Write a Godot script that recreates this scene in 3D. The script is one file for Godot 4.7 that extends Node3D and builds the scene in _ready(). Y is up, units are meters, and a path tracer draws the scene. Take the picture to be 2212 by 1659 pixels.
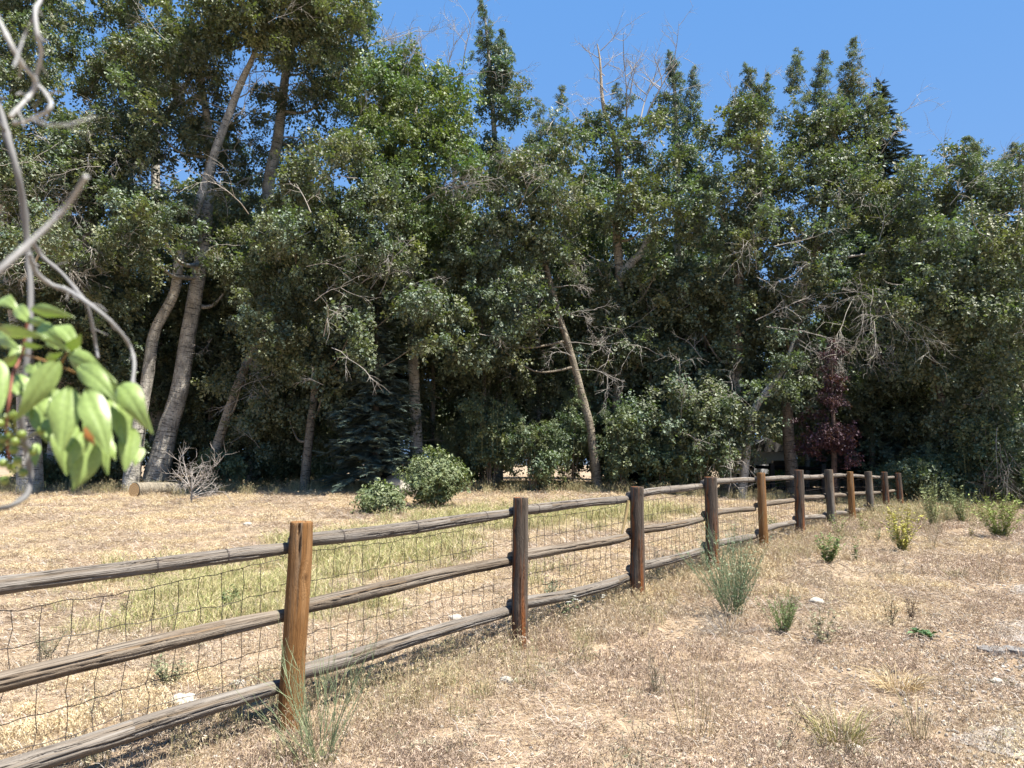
extends Node3D
# A dry meadow behind a post-and-rail fence, with cottonwoods beyond and a berry shrub close to the lens.

const F := 1536.0          # focal length in units of a frame 2212 wide
const PITCH := 0.11055
const EYE := 1.6

var rng := RandomNumberGenerator.new()
var nz := FastNoiseLite.new()
var nz2 := FastNoiseLite.new()
var mats := {}
var taken := {}
var sprays := []
var needle_spray: ArrayMesh
var broad_sprays := []


# ---------- mesh building ----------
class MB:
	var v := PackedVector3Array()
	var n := PackedVector3Array()
	var c := PackedColorArray()
	var t := PackedVector2Array()
	var i := PackedInt32Array()
	func vert(p: Vector3, nn: Vector3, cc: Color, uv := Vector2.ZERO) -> int:
		v.append(p); n.append(nn); c.append(cc); t.append(uv)
		return v.size() - 1
	func tri(a: Vector3, b: Vector3, d: Vector3, cc: Color) -> void:
		var nn := (d - a).cross(b - a).normalized()
		var k := v.size()
		v.append(a); v.append(b); v.append(d)
		n.append(nn); n.append(nn); n.append(nn)
		c.append(cc); c.append(cc); c.append(cc)
		t.append(Vector2(0, 0)); t.append(Vector2(1, 0)); t.append(Vector2(0.5, 1))
		i.append(k); i.append(k + 1); i.append(k + 2)
	func mesh(m: Material) -> ArrayMesh:
		var a := []
		a.resize(Mesh.ARRAY_MAX)
		a[Mesh.ARRAY_VERTEX] = v
		a[Mesh.ARRAY_NORMAL] = n
		a[Mesh.ARRAY_COLOR] = c
		a[Mesh.ARRAY_TEX_UV] = t
		a[Mesh.ARRAY_INDEX] = i
		var r := ArrayMesh.new()
		r.add_surface_from_arrays(Mesh.PRIMITIVE_TRIANGLES, a)
		r.surface_set_material(0, m)
		return r


func at(px: float, py: float, d: float) -> Vector3:
	var x := (px - 1106.0) / F
	var y := -(py - 829.5) / F
	var dz := cos(PITCH) - y * sin(PITCH)
	var k := d / dz
	return Vector3(x * k, EYE + (y * cos(PITCH) + sin(PITCH)) * k, -d)


func hgt(x: float, z: float) -> float:
	var d := -z
	var rise := lerpf(0.5, 0.06, smoothstep(2.0, 13.0, x)) * smoothstep(7.0, 28.0, d)
	var dip := -0.06 * (1.0 - smoothstep(4.0, 11.0, d))
	return rise + dip + nz.get_noise_2d(x * 6.0, z * 6.0) * 0.05 * smoothstep(2.0, 6.0, d)


func gp(px: float, py: float) -> Vector3:
	var x := (px - 1106.0) / F
	var y := -(py - 829.5) / F
	var dz := cos(PITCH) - y * sin(PITCH)
	var dy := (y * cos(PITCH) + sin(PITCH)) / dz
	var d := 10.0
	for k in 24:
		var h := hgt(x * d / dz, -d)
		d = lerpf(d, clampf((EYE - h) / maxf(-dy, 0.02), 1.5, 60.0), 0.6)
	var p := Vector3(x * d / dz, 0, -d)
	p.y = hgt(p.x, p.z)
	return p


func numbered(called: String) -> String:
	var k: int = taken.get(called, 0)
	taken[called] = k + 1
	return called if k == 0 else "%s_%03d" % [called, k]


func thing(called: String, label: String, category: String, where := Vector3.ZERO, group := "") -> Node3D:
	var o := Node3D.new()
	o.name = numbered(called)
	add_child(o)
	o.position = where
	o.set_meta("label", label)
	o.set_meta("category", category)
	if group:
		o.set_meta("group", group)
	return o


func part(called: String, m: Mesh, parent: Node3D, where := Vector3.ZERO) -> MeshInstance3D:
	var o := MeshInstance3D.new()
	o.name = called
	o.mesh = m
	parent.add_child(o, true)
	o.position = where
	return o


func piece(called: String, m: Mesh, label: String, category: String, where: Vector3, group := "") -> MeshInstance3D:
	var o := MeshInstance3D.new()
	o.name = numbered(called)
	o.mesh = m
	add_child(o)
	o.position = where
	o.set_meta("label", label)
	o.set_meta("category", category)
	if group:
		o.set_meta("group", group)
	return o


func swarm(called: String, m: Mesh, buf: PackedFloat32Array, parent: Node3D) -> MultiMeshInstance3D:
	var mm := MultiMesh.new()
	mm.transform_format = MultiMesh.TRANSFORM_3D
	mm.use_colors = true
	mm.mesh = m
	mm.instance_count = buf.size() / 16
	mm.buffer = buf
	var o := MultiMeshInstance3D.new()
	o.name = called
	o.multimesh = mm
	parent.add_child(o, true)
	o.set_meta("kind", "stuff")
	return o


func put_in(buf: PackedFloat32Array, b: Basis, o: Vector3, col: Color) -> void:
	buf.append_array(PackedFloat32Array([b.x.x, b.y.x, b.z.x, o.x, b.x.y, b.y.y, b.z.y, o.y, b.x.z, b.y.z, b.z.z, o.z, col.r, col.g, col.b, 1.0]))


func rv() -> Vector3:
	var z := rng.randf_range(-1, 1)
	var a := rng.randf() * TAU
	var r := sqrt(1.0 - z * z)
	return Vector3(r * cos(a), z, r * sin(a))


func tube(mb: MB, pts: Array, rad: Array, sides: int, col: Color, vlen := 1.0, cap := true, rough := 0.0, seed_at := 0.0) -> void:
	var m := pts.size()
	var nrm := Vector3.ZERO
	var along := 0.0
	var first := mb.v.size()
	for k in m:
		var tan: Vector3 = (pts[mini(k + 1, m - 1)] - pts[maxi(k - 1, 0)]).normalized()
		if k == 0:
			nrm = tan.cross(Vector3(0.31, 0.2, 0.93)).normalized()
			if nrm.length() < 0.5:
				nrm = tan.cross(Vector3.RIGHT).normalized()
		else:
			nrm = (nrm - tan * nrm.dot(tan)).normalized()
			along += pts[k].distance_to(pts[k - 1])
		var bi := tan.cross(nrm)
		for s in sides + 1:
			var a := TAU * s / sides
			var u := nrm * cos(a) + bi * sin(a)
			var r: float = rad[k]
			if rough > 0.0:
				r *= 1.0 + rough * nz2.get_noise_3d(u.x * 60.0 + seed_at, u.z * 60.0 + u.y * 40.0, along * 90.0)
			mb.vert(pts[k] + u * r, u, col, Vector2(float(s) / sides, along / vlen))
	for k in m - 1:
		for s in sides:
			var a := first + k * (sides + 1) + s
			var d := a + sides + 1
			mb.i.append_array(PackedInt32Array([a, d + 1, a + 1, a, d, d + 1]))
	if cap:
		for e in [0, m - 1]:
			var tn: Vector3 = (pts[0] - pts[1]).normalized() if e == 0 else (pts[m - 1] - pts[m - 2]).normalized()
			var c0 := mb.vert(pts[e], tn, col, Vector2(0.5, 0.0))
			var ring := []
			for s in sides + 1:
				var j: int = first + e * (sides + 1) + s
				ring.append(mb.vert(mb.v[j], tn, col, Vector2(float(s) / sides, 0.02)))
			for s in sides:
				if e == 0:
					mb.i.append_array(PackedInt32Array([c0, ring[s], ring[s + 1]]))
				else:
					mb.i.append_array(PackedInt32Array([c0, ring[s + 1], ring[s]]))


func spline(pts: Array, per: int) -> Array:
	var out := []
	var m := pts.size()
	for k in m - 1:
		var p0 = pts[maxi(k - 1, 0)]
		var p1 = pts[k]
		var p2 = pts[k + 1]
		var p3 = pts[mini(k + 2, m - 1)]
		for s in per:
			var t := float(s) / per
			if p1 is Vector3:
				out.append(p1.cubic_interpolate(p2, p0, p3, t))
			else:
				out.append(lerpf(p1, p2, t))
	out.append(pts[m - 1])
	return out


# ---------- materials ----------
func lin(r: float, g: float, b: float) -> Color:
	return Color(r, g, b).linear_to_srgb()


func mat(key: String, col: Color, rough := 0.9, spec := 0.4) -> StandardMaterial3D:
	if mats.has(key):
		return mats[key]
	var m := StandardMaterial3D.new()
	m.resource_name = key
	m.albedo_color = col
	m.roughness = rough
	m.metallic_specular = spec
	m.vertex_color_use_as_albedo = true
	mats[key] = m
	return m


func wood_texture(seed_n: int, base: Color, dark: Color, light: Color, crack: float, streak: Color, streak_amount: float, lower := 0.0, w := 192, h := 768) -> Array:
	var n := FastNoiseLite.new()
	n.seed = seed_n
	n.frequency = 0.02
	n.fractal_octaves = 4
	var n3 := FastNoiseLite.new()
	n3.seed = seed_n + 7
	n3.frequency = 0.02
	n3.fractal_octaves = 2
	var im := Image.create(w, h, false, Image.FORMAT_RGB8)
	var hm := Image.create(w, h, false, Image.FORMAT_RGB8)
	var knots := []
	var rr := RandomNumberGenerator.new()
	rr.seed = seed_n
	for k in 6:
		knots.append(Vector2(rr.randf(), rr.randf()))
	for y in h:
		var fv := float(y) / h
		for x in w:
			var fu := float(x) / w
			var warp := 0.0
			var knot := 0.0
			for kk in knots:
				var du: float = absf(fu - kk.x)
				du = minf(du, 1.0 - du) * 9.0
				var dv: float = (fv - kk.y) * 26.0
				var q := du * du + dv * dv
				if q < 9.0:
					warp += exp(-q * 0.8) * 0.9
					knot = maxf(knot, exp(-q * 9.0))
			var a := (fu + warp * 0.05) * TAU
			var cx := cos(a) * 46.0
			var cy := sin(a) * 46.0
			var g := n.get_noise_3d(cx * 3.0, cy * 3.0, fv * 120.0 + warp * 60.0)
			var fine := n3.get_noise_3d(cx * 9.0, cy * 9.0, fv * 160.0)
			var big := n3.get_noise_3d(cx * 0.9 + 200.0, cy * 0.9, fv * 90.0)
			var ring := sin(g * 26.0 + fine * 2.0)
			var col := base.lerp(dark, clampf(0.35 + 0.45 * ring * 0.6 + fine * 0.7, 0.0, 1.0) * 0.75)
			col = col.lerp(light, clampf(big * 1.3 + 0.1 + fine * 0.5, 0.0, 0.75))
			var st := clampf(n.get_noise_3d(cx * 1.3 + 90.0, cy * 1.3, fv * 30.0) * 2.6 + streak_amount - 0.5 + lower * (1.0 - smoothstep(0.22, 0.72, fv + big * 0.3)), 0.0, 1.0)
			col = col.lerp(streak, st * 0.85)
			var ck := absf(n3.get_noise_3d(cx * 1.5 + 500.0, cy * 1.5, fv * 26.0))
			var crk := 1.0 - smoothstep(crack * 0.35, crack, ck)
			col = col.lerp(Color(0.03, 0.026, 0.022), crk * 0.85)
			col = col.lerp(dark * 0.7, knot * 0.7)
			im.set_pixel(x, y, Color(col.r, col.g, col.b).linear_to_srgb())
			var hh := clampf(0.55 + ring * 0.12 + fine * 0.35 - crk * 0.5, 0.0, 1.0)
			hm.set_pixel(x, y, Color(hh, hh, hh))
	hm.bump_map_to_normal_map(5.0)
	return [ImageTexture.create_from_image(im), ImageTexture.create_from_image(hm)]


func wood_mat(key: String, tex: Array, uv := Vector3.ONE, depth := 1.0) -> StandardMaterial3D:
	var m := mat(key, lin(0.68, 0.68, 0.68), 0.88, 0.3)
	m.albedo_texture = tex[0]
	m.normal_enabled = true
	m.normal_texture = tex[1]
	m.normal_scale = depth
	m.uv1_scale = uv
	return m


func bark_texture() -> Array:
	# eight metres of poplar bark: pale and smooth with dark scars, roughened by cracks
	var n := FastNoiseLite.new()
	n.seed = 41
	n.frequency = 0.02
	n.fractal_octaves = 4
	var w := 192
	var h := 1536
	var im := Image.create(w, h, false, Image.FORMAT_RGB8)
	var hm := Image.create(w, h, false, Image.FORMAT_RGB8)
	for y in h:
		var v := float(y) * 0.9
		for x in w:
			var a := TAU * x / w
			var cx := cos(a) * 30.0
			var cy := sin(a) * 30.0
			var big := n.get_noise_3d(cx, cy, v * 0.5)
			var fine := n.get_noise_3d(cx * 6.0, cy * 6.0, v * 2.2)
			var g := 0.42 + big * 0.26 + fine * 0.16
			var scar := n.get_noise_3d(cx * 0.9 + 300.0, cy * 0.9, v * 5.0)
			var dk := smoothstep(0.26, 0.36, scar + big * 0.15)
			var crack := 1.0 - smoothstep(0.0, 0.05, absf(n.get_noise_3d(cx * 3.0 + 90.0, cy * 3.0, v * 0.5)))
			g = lerpf(g, 0.06, dk * 0.85)
			g = lerpf(g, 0.12, crack * 0.5)
			im.set_pixel(x, y, Color(g * 1.06, g * 0.98, g * 0.84).linear_to_srgb())
			var hh := clampf(0.5 + fine * 0.5 - dk * 0.35 - crack * 0.3, 0, 1)
			hm.set_pixel(x, y, Color(hh, hh, hh))
	hm.bump_map_to_normal_map(4.0)
	return [ImageTexture.create_from_image(im), ImageTexture.create_from_image(hm)]


func vein_texture() -> ImageTexture:
	var w := 160
	var h := 320
	var im := Image.create(w, h, false, Image.FORMAT_RGB8)
	var n := FastNoiseLite.new()
	n.seed = 15
	n.frequency = 0.03
	n.fractal_octaves = 4
	for y in h:
		var t := float(y) / h
		for x in w:
			var s := absf(float(x) / w * 2.0 - 1.0)
			var side := 0.0 if x * 2 < w else 0.45
			var q := fposmod((t - s * 0.16 - s * s * 0.06) * 8.5 + side, 1.0)
			var vein := exp(-pow((q - 0.5) * 14.0, 2.0)) * 0.55 * (1.0 - s * 0.5)
			var rib := exp(-s * s * 900.0)
			var g := 0.86 + n.get_noise_2d(x, y) * 0.22 + maxf(vein, rib) * 0.26
			im.set_pixel(x, y, Color(g * (1.0 + 0.06 * rib), g, g * (1.0 + 0.10 * rib)).linear_to_srgb())
	return ImageTexture.create_from_image(im)


func litter_texture() -> Array:
	# dry soil under a felt of broken straw
	var w := 1024
	var im := Image.create(w, w, false, Image.FORMAT_RGB8)
	var hm := Image.create(w, w, false, Image.FORMAT_RGB8)
	var n := FastNoiseLite.new()
	n.frequency = 0.02
	n.fractal_octaves = 4
	var soil := n.get_seamless_image(w, w)
	for y in w:
		for x in w:
			var s: float = soil.get_pixel(x, y).r
			im.set_pixel(x, y, Color(0.27, 0.20, 0.135).lerp(Color(0.44, 0.35, 0.245), s).linear_to_srgb())
			hm.set_pixel(x, y, Color(0.2 + s * 0.2, 0, 0))
	var r2 := RandomNumberGenerator.new()
	r2.seed = 77
	for k in 16000:
		var x := r2.randf() * w
		var y := r2.randf() * w
		var a := r2.randf() * TAU
		var len := int(r2.randf_range(8, 34))
		var tone := r2.randf()
		var col := Color(0.60, 0.47, 0.29).lerp(Color(0.34, 0.25, 0.16), tone * tone)
		if r2.randf() < 0.15:
			col = Color(0.66, 0.58, 0.43)
		col = col.linear_to_srgb()
		var h := r2.randf_range(0.5, 1.0)
		var da := r2.randf_range(-0.03, 0.03)
		for s in len:
			x += cos(a)
			y += sin(a)
			a += da
			var xi := posmod(int(x), w)
			var yi := posmod(int(y), w)
			im.set_pixel(xi, yi, col)
			hm.set_pixel(xi, yi, Color(h, h, h))
	hm.convert(Image.FORMAT_RGB8)
	hm.bump_map_to_normal_map(3.0)
	return [ImageTexture.create_from_image(im), ImageTexture.create_from_image(hm)]


# ---------- foliage pieces ----------
func kite(mb: MB, b: Vector3, d: Vector3, up: Vector3, len: float, wid: float, fold: float, col: Color) -> void:
	var side := d.cross(up).normalized()
	var nn := side.cross(d).normalized()
	var mid := b + d * len * 0.42
	var tip := b + d * len - nn * len * 0.10
	var l := mid + side * wid + nn * fold
	var r := mid - side * wid + nn * fold
	mb.tri(b, l, tip, col)
	mb.tri(b, tip, r, col * Color(0.93, 0.93, 0.93))


func make_clump(twigs: int, leaves: int, leaf: float, width: float, droop: float) -> ArrayMesh:
	# a ball of leafy twigs, about 1.2 m across
	var mb := MB.new()
	for k in twigs:
		var dir := (rv() + Vector3(0, 0.25, 0)).normalized()
		var o := dir * Vector3(0.34, 0.26, 0.34) * rng.randf_range(0.1, 0.9)
		var size := rng.randf_range(0.30, 0.5)
		var tip := o + dir * size
		var w := dir.cross(rv()).normalized() * 0.005
		mb.tri(o + w, o - w, tip, Color(0.85, 0.7, 0.5))
		for j in leaves:
			var t := 0.05 + 0.95 * (j + rng.randf()) / leaves
			var out := (dir.cross(rv()).normalized() + dir * 0.35).normalized()
			var p := o.lerp(tip, t) + out * rng.randf_range(0.02, 0.10)
			var d := (out + Vector3(0, -droop * rng.randf_range(0.3, 1.4), 0) + rv() * 0.35).normalized()
			var up := (Vector3.UP + rv() * 0.8 + out * 0.5).normalized()
			var s := rng.randf_range(0.5, 1.35)
			var g := rng.randf_range(0.70, 1.30)
			var col := Color(g * rng.randf_range(0.9, 1.1), g, g * rng.randf_range(0.8, 1.15))
			if rng.randf() < 0.24:
				col = Color(1.75, 1.7, 2.0) * g   # turned to show the pale underside
			kite(mb, p, d, up, leaf * s, leaf * width * s, leaf * 0.08 * rng.randf_range(0.2, 1.6), col)
	return mb.mesh(mats["leaf"])


func make_needles() -> ArrayMesh:
	var mb := MB.new()
	mb.tri(Vector3(0.008, 0, 0), Vector3(-0.008, 0, 0), Vector3(0, 0, -0.55), Color(0.9, 0.6, 0.4))
	for k in 15:
		var t := (k + 0.5) / 15.0
		var o := Vector3(0, 0, -0.55 * t)
		for s in [-1, 1]:
			var len: float = (0.26 * (1.0 - t) + 0.07) * rng.randf_range(0.7, 1.2)
			var d := Vector3(s * 0.8, rng.randf_range(-0.35, 0.1), -0.65).normalized()
			var g := rng.randf_range(0.7, 1.3)
			var e := o + d * len
			var w := Vector3(0, 0, 0.022)
			mb.tri(o + w, o - w, e, Color(g, g, g))
			mb.tri(o + Vector3(0, 0.02, 0), o - Vector3(0, 0.015, 0), e, Color(g, g, g) * 0.9)
	return mb.mesh(mats["needle"])


func lobe(buf: PackedFloat32Array, c: Vector3, r: Vector3, spire: bool, hue: Color, dens: float, size := 1.0) -> void:
	var vol := 4.2 * r.x * r.y * r.z
	var n := int(dens * (vol * (1.75 if not spire else 9.0) / pow(size, 2.2) + 4.0))
	for k in n:
		var p := rv() * pow(rng.randf(), 0.42)
		if spire:
			p.y = rng.randf_range(-1, 1)
			var lim := pow(clampf((1.0 - p.y) * 0.5, 0.01, 1.0), 0.8) * (1.0 + 0.6 * nz2.get_noise_2d(p.y * 70.0, c.x * 90.0))
			var a := rng.randf() * TAU
			var q := sqrt(rng.randf()) * lim * rng.randf_range(0.7, 1.5)
			p.x = cos(a) * q + 0.22 * sin(p.y * 2.6 + c.x * 5.0)
			p.z = sin(a) * q
		var pc := c + p * r
		if not spire and nz2.get_noise_3d(pc.x * 26.0, pc.y * 26.0, pc.z * 26.0) < -0.3:
			continue
		var y := (Vector3.UP + rv() * 0.5).normalized()
		var x := y.cross(rv()).normalized()
		var s := rng.randf_range(0.7, 1.25) * size * (rng.randf_range(0.36, 0.62) * (0.4 + 0.6 * sqrt(clampf((1.0 - p.y) * 0.5, 0.0, 1.0))) if spire else 1.0)
		var f := rng.randf_range(0.75, 1.25)
		var warm := rng.randf_range(-0.12, 0.14)
		put_in(buf, Basis(x, y, x.cross(y)).scaled(Vector3(s, s, s)), pc, Color(hue.r * f * (1.0 + warm), hue.g * f, hue.b * f * (1.0 - warm)))


func twig(mb: MB, p: Vector3, dir: Vector3, len: float, r: float, lvl: int, col: Color, droop: float, wild := 0.5) -> void:
	var pts := [p]
	var rad := [r]
	var d := dir
	var steps := 4
	for k in steps:
		d = (d + rv() * wild * 0.55 + Vector3(0, -droop * 0.25, 0)).normalized()
		pts.append(pts[-1] + d * len / steps)
		rad.append(r * (1.0 - 0.75 * (k + 1.0) / steps))
	tube(mb, pts, rad, 5 if lvl > 1 else 4, col * rng.randf_range(0.8, 1.15), 1.0, false)
	if lvl <= 0:
		return
	var kids := 3 + int(rng.randf() * 3.0)
	for k in kids:
		var t := rng.randf_range(0.25, 1.0)
		var j := mini(int(t * steps), steps - 1)
		var q: Vector3 = pts[j].lerp(pts[j + 1], t * steps - j)
		var dd: Vector3 = ((pts[j + 1] - pts[j]).normalized() + rv() * 0.95).normalized()
		twig(mb, q, dd, len * rng.randf_range(0.4, 0.65), maxf(r * 0.5, 0.006), lvl - 1, col, droop, wild)


func dead_branch(parent: Node3D, p: Vector3, dir: Vector3, len: float, r: float, lvl := 2, droop := 0.3, col := Color(0.42, 0.39, 0.35)) -> void:
	var mb := MB.new()
	twig(mb, p, dir.normalized(), len, r, lvl, col, droop)
	part("dead_branch", mb.mesh(mats["twig"]), parent)


# trunk: [px, py, width px] from the ground up; lobes: [px, py, rx, ry, depth offset, spire, density]
func tree(called: String, label: String, d: float, trunk: Array, lobes: Array, hue: Color, opt := {}) -> Node3D:
	var b := at(trunk[0][0], trunk[0][1], d)
	b.y = hgt(b.x, b.z)
	var root := thing(called, label, "tree", b, opt.get("group", ""))
	var pts := []
	var rad := []
	var lean: float = opt.get("lean", 0.0)
	for k in trunk.size():
		var q := at(trunk[k][0], trunk[k][1], d + lean * k / trunk.size())
		pts.append(q - b)
		rad.append(trunk[k][2] * d / F * 0.37)
	pts[0].y = -0.15
	rad[0] *= 1.15
	pts = spline(pts, 5)
	rad = spline(rad, 5)
	var mb := MB.new()
	tube(mb, pts, rad, 12, opt.get("bark", Color(1, 1, 1)), 8.0, true, 0.10, b.x)
	part("trunk", mb.mesh(mats["bark"]), root)
	var buf := PackedFloat32Array()
	var size: float = opt.get("size", 1.0)
	for l in lobes:
		var ld: float = d + l[4]
		var c := at(l[0], l[1], ld) - b
		var grow := 1.2 if l.size() > 5 and l[5] == 1 else 1.15
		var r := Vector3(l[2] * ld / F, l[3] * ld / F, 0) * grow
		r.z = clampf(r.x * 1.0, 0.4, 2.6)
		var sp: bool = l.size() > 5 and l[5] == 1
		lobe(buf, c, r, sp, hue, (l[6] if l.size() > 6 else 1.0) * opt.get("dens", 1.0), size)
		# a limb from the trunk to the lobe
		var best := 0
		for k in pts.size():
			if pts[k].y < c.y - r.y * 0.2 and pts[k].y > 0.4 * c.y:
				best = k
		var s: Vector3 = pts[best]
		if best > 0 and s.distance_to(c) > 0.9:
			var lr: float = clampf(rad[best] * 0.42, 0.03, 0.14)
			var mid := s.lerp(c, 0.5) + Vector3(0, -0.12 * s.distance_to(c), 0)
			var lp := spline([s, mid, c + Vector3(0, r.y * 0.4, 0)], 5)
			var lrad := []
			for k in lp.size():
				lrad.append(lr * (1.0 - 0.85 * k / (lp.size() - 1.0)))
			var lm := MB.new()
			tube(lm, lp, lrad, 7, opt.get("bark", Color(1, 1, 1)), 8.0, false, 0.15)
			part("limb", lm.mesh(mats["bark"]), root)
	swarm("crown", sprays[opt.get("spray", rng.randi() % 3)], buf, root)
	# bare twigs that stick out of the leaves
	for k in opt.get("bare", 7):
		var l: Array = lobes[rng.randi() % lobes.size()]
		var ld: float = d + l[4]
		var c := at(l[0] + rng.randf_range(-0.7, 0.7) * l[2], l[1] + rng.randf_range(-0.7, 0.7) * l[3], ld) - b
		c.z += clampf(l[2] * ld / F, 0.4, 2.2) * 0.85
		dead_branch(root, c, Vector3(rng.randf_range(-1, 1), rng.randf_range(-0.4, 0.7), rng.randf_range(0.0, 0.5)), rng.randf_range(0.9, 2.2), rng.randf_range(0.010, 0.02), 2, 0.2, Color(0.62, 0.57, 0.50) * rng.randf_range(0.6, 1.1))
	return root


func conifer(called: String, label: String, d: float, px: float, base_y: float, top_y: float, half: float, hue: Color, low := 0.0, dens := 1.0) -> void:
	var b := at(px, base_y, d)
	b.y = hgt(b.x, b.z)
	var root := thing(called, label, "tree", b)
	var top := at(px, top_y, d).y - b.y
	var mb := MB.new()
	tube(mb, [Vector3(0, -0.15, 0), Vector3(0, top * 0.5, 0), Vector3(0, top * 0.97, 0)], [top * 0.018, top * 0.011, 0.02], 9, Color(0.45, 0.42, 0.4), 1.6, true, 0.1)
	part("trunk", mb.mesh(mats["bark"]), root)
	var buf := PackedFloat32Array()
	var y := top * low + 0.3
	var R := half * d / F
	while y < top:
		var t := y / top
		var len := R * pow(1.0 - t, 0.8) + 0.12
		var n := int((5 + 7 * (1.0 - t)) * dens)
		for k in n:
			var a := rng.randf() * TAU
			var dir := Vector3(cos(a), 0, sin(a))
			var L := len * rng.randf_range(0.55, 1.15)
			var lift := rng.randf_range(-0.25, 0.25)
			var sag := rng.randf_range(0.2, 0.65)
			var s := 0.15
			while s < L:
				var f := s / L
				var p := Vector3(0, y + lift + 0.14 * s - sag * f * s + 0.12 * f * f * s, 0) + dir * s
				for e in 2:
					var yaw := a + rng.randf_range(-0.75, 0.75)
					var fw := Vector3(cos(yaw), rng.randf_range(-0.5, 0.15), sin(yaw)).normalized()
					var bz := -fw
					var bx := Vector3.UP.cross(bz).normalized()
					var g := rng.randf_range(0.7, 1.3)
					var sc := rng.randf_range(0.6, 1.0) * (0.75 + 0.4 * (1.0 - t))
					put_in(buf, Basis(bx, bz.cross(bx), bz).scaled(Vector3(sc, sc, sc)), p, Color(hue.r * g, hue.g * g, hue.b * g))
				s += 0.26
		y += 0.34 - 0.12 * t
	for k in 4:
		put_in(buf, Basis(Vector3(1, 0, 0), 1.5 + 0.1 * k).rotated(Vector3.UP, k * 1.6), Vector3(0, top - 0.3 + 0.06 * k, 0), hue)
	swarm("crown", needle_spray, buf, root)


func shrub(called: String, label: String, base: Vector3, w: float, h: float, hue: Color, dens := 1.0, spray := 0, size := 0.7, shoots := 0, group := "") -> Node3D:
	var root := thing(called, label, "shrub", base, group)
	var buf := PackedFloat32Array()
	var stems := MB.new()
	var n := 5 + int(w * 2)
	for k in n:
		var a := TAU * k / n + rng.randf()
		var top := Vector3(cos(a) * w * rng.randf_range(0.1, 0.42), h * rng.randf_range(0.45, 1.0), sin(a) * w * rng.randf_range(0.1, 0.42))
		tube(stems, spline([Vector3(cos(a), 0, sin(a)) * 0.08 - Vector3(0, 0.08, 0), top * Vector3(0.4, 0.5, 0.4), top], 3), [0.02, 0.018, 0.016, 0.014, 0.012, 0.01, 0.006], 5, Color(0.28, 0.22, 0.16), 1.0, false)
		lobe(buf, top * Vector3(1, 0.74, 1), Vector3(w * 0.24, h * 0.27, w * 0.24), false, hue, dens, size)
		lobe(buf, top * Vector3(1, 0.96, 1), Vector3(w * 0.09, h * 0.16, w * 0.09), true, hue, dens, size)
	lobe(buf, Vector3(0, h * 0.36, 0), Vector3(w * 0.46, h * 0.30, w * 0.42), false, hue, dens, size)
	for k in shoots:
		var a := rng.randf() * TAU
		var p := Vector3(cos(a) * w * 0.35, h * 0.62, sin(a) * w * 0.3)
		var e := p + Vector3(cos(a) * 0.12, h * rng.randf_range(0.25, 0.42), sin(a) * 0.1)
		tube(stems, [p * Vector3(1, 0.6, 1), p, e], [0.012, 0.008, 0.004], 4, Color(0.30, 0.30, 0.14), 1.0, false)
		for j in 4:
			var q := p.lerp(e, j / 3.5)
			var y := ((e - p).normalized() + rv() * 0.3).normalized()
			var x := y.cross(rv()).normalized()
			put_in(buf, Basis(x, y, x.cross(y)).scaled(Vector3.ONE * 0.28), q, hue * rng.randf_range(0.9, 1.3))
	var st := part("stem", stems.mesh(mats["twig"]), root)
	st.set_meta("kind", "stuff")
	swarm("foliage", sprays[spray], buf, root)
	return root


func arching_bush(label: String, base: Vector3, w: float, h: float, stems: int, hue: Color) -> void:
	var root := thing("leafy_bush", label, "shrub", base)
	var buf := PackedFloat32Array()
	for k in stems:
		var a := rng.randf() * TAU
		var out := sqrt(rng.randf())
		var e := Vector3(cos(a) * w * 0.5 * out, h * rng.randf_range(0.45, 1.05) * (1.0 - 0.45 * out), sin(a) * w * 0.5 * out)
		var pts := spline([Vector3(cos(a), 0, sin(a)) * 0.12 * w * out - Vector3(0, 0.06, 0), e * Vector3(0.45, 0.62, 0.45), e], 4)
		var rad := []
		for j in pts.size():
			rad.append(0.011 * (1.0 - 0.85 * j / (pts.size() - 1.0)))
		var mb := MB.new()
		tube(mb, pts, rad, 5, Color(0.30, 0.25, 0.16), 1.0, false)
		part("stem", mb.mesh(mats["twig"]), root)
		var tone := rng.randf_range(0.85, 1.15)
		for j in range(2, pts.size()):
			var dir: Vector3 = (pts[j] - pts[j - 1]).normalized()
			var y := (dir + rv() * 0.4).normalized()
			var x := y.cross(rv()).normalized()
			var sc := rng.randf_range(0.34, 0.62) * (1.0 if j < pts.size() - 1 else 0.6)
			put_in(buf, Basis(x, y, x.cross(y)).scaled(Vector3.ONE * sc), pts[j], hue * tone * rng.randf_range(0.85, 1.15))
	swarm("foliage", sprays[3], buf, root)


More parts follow.
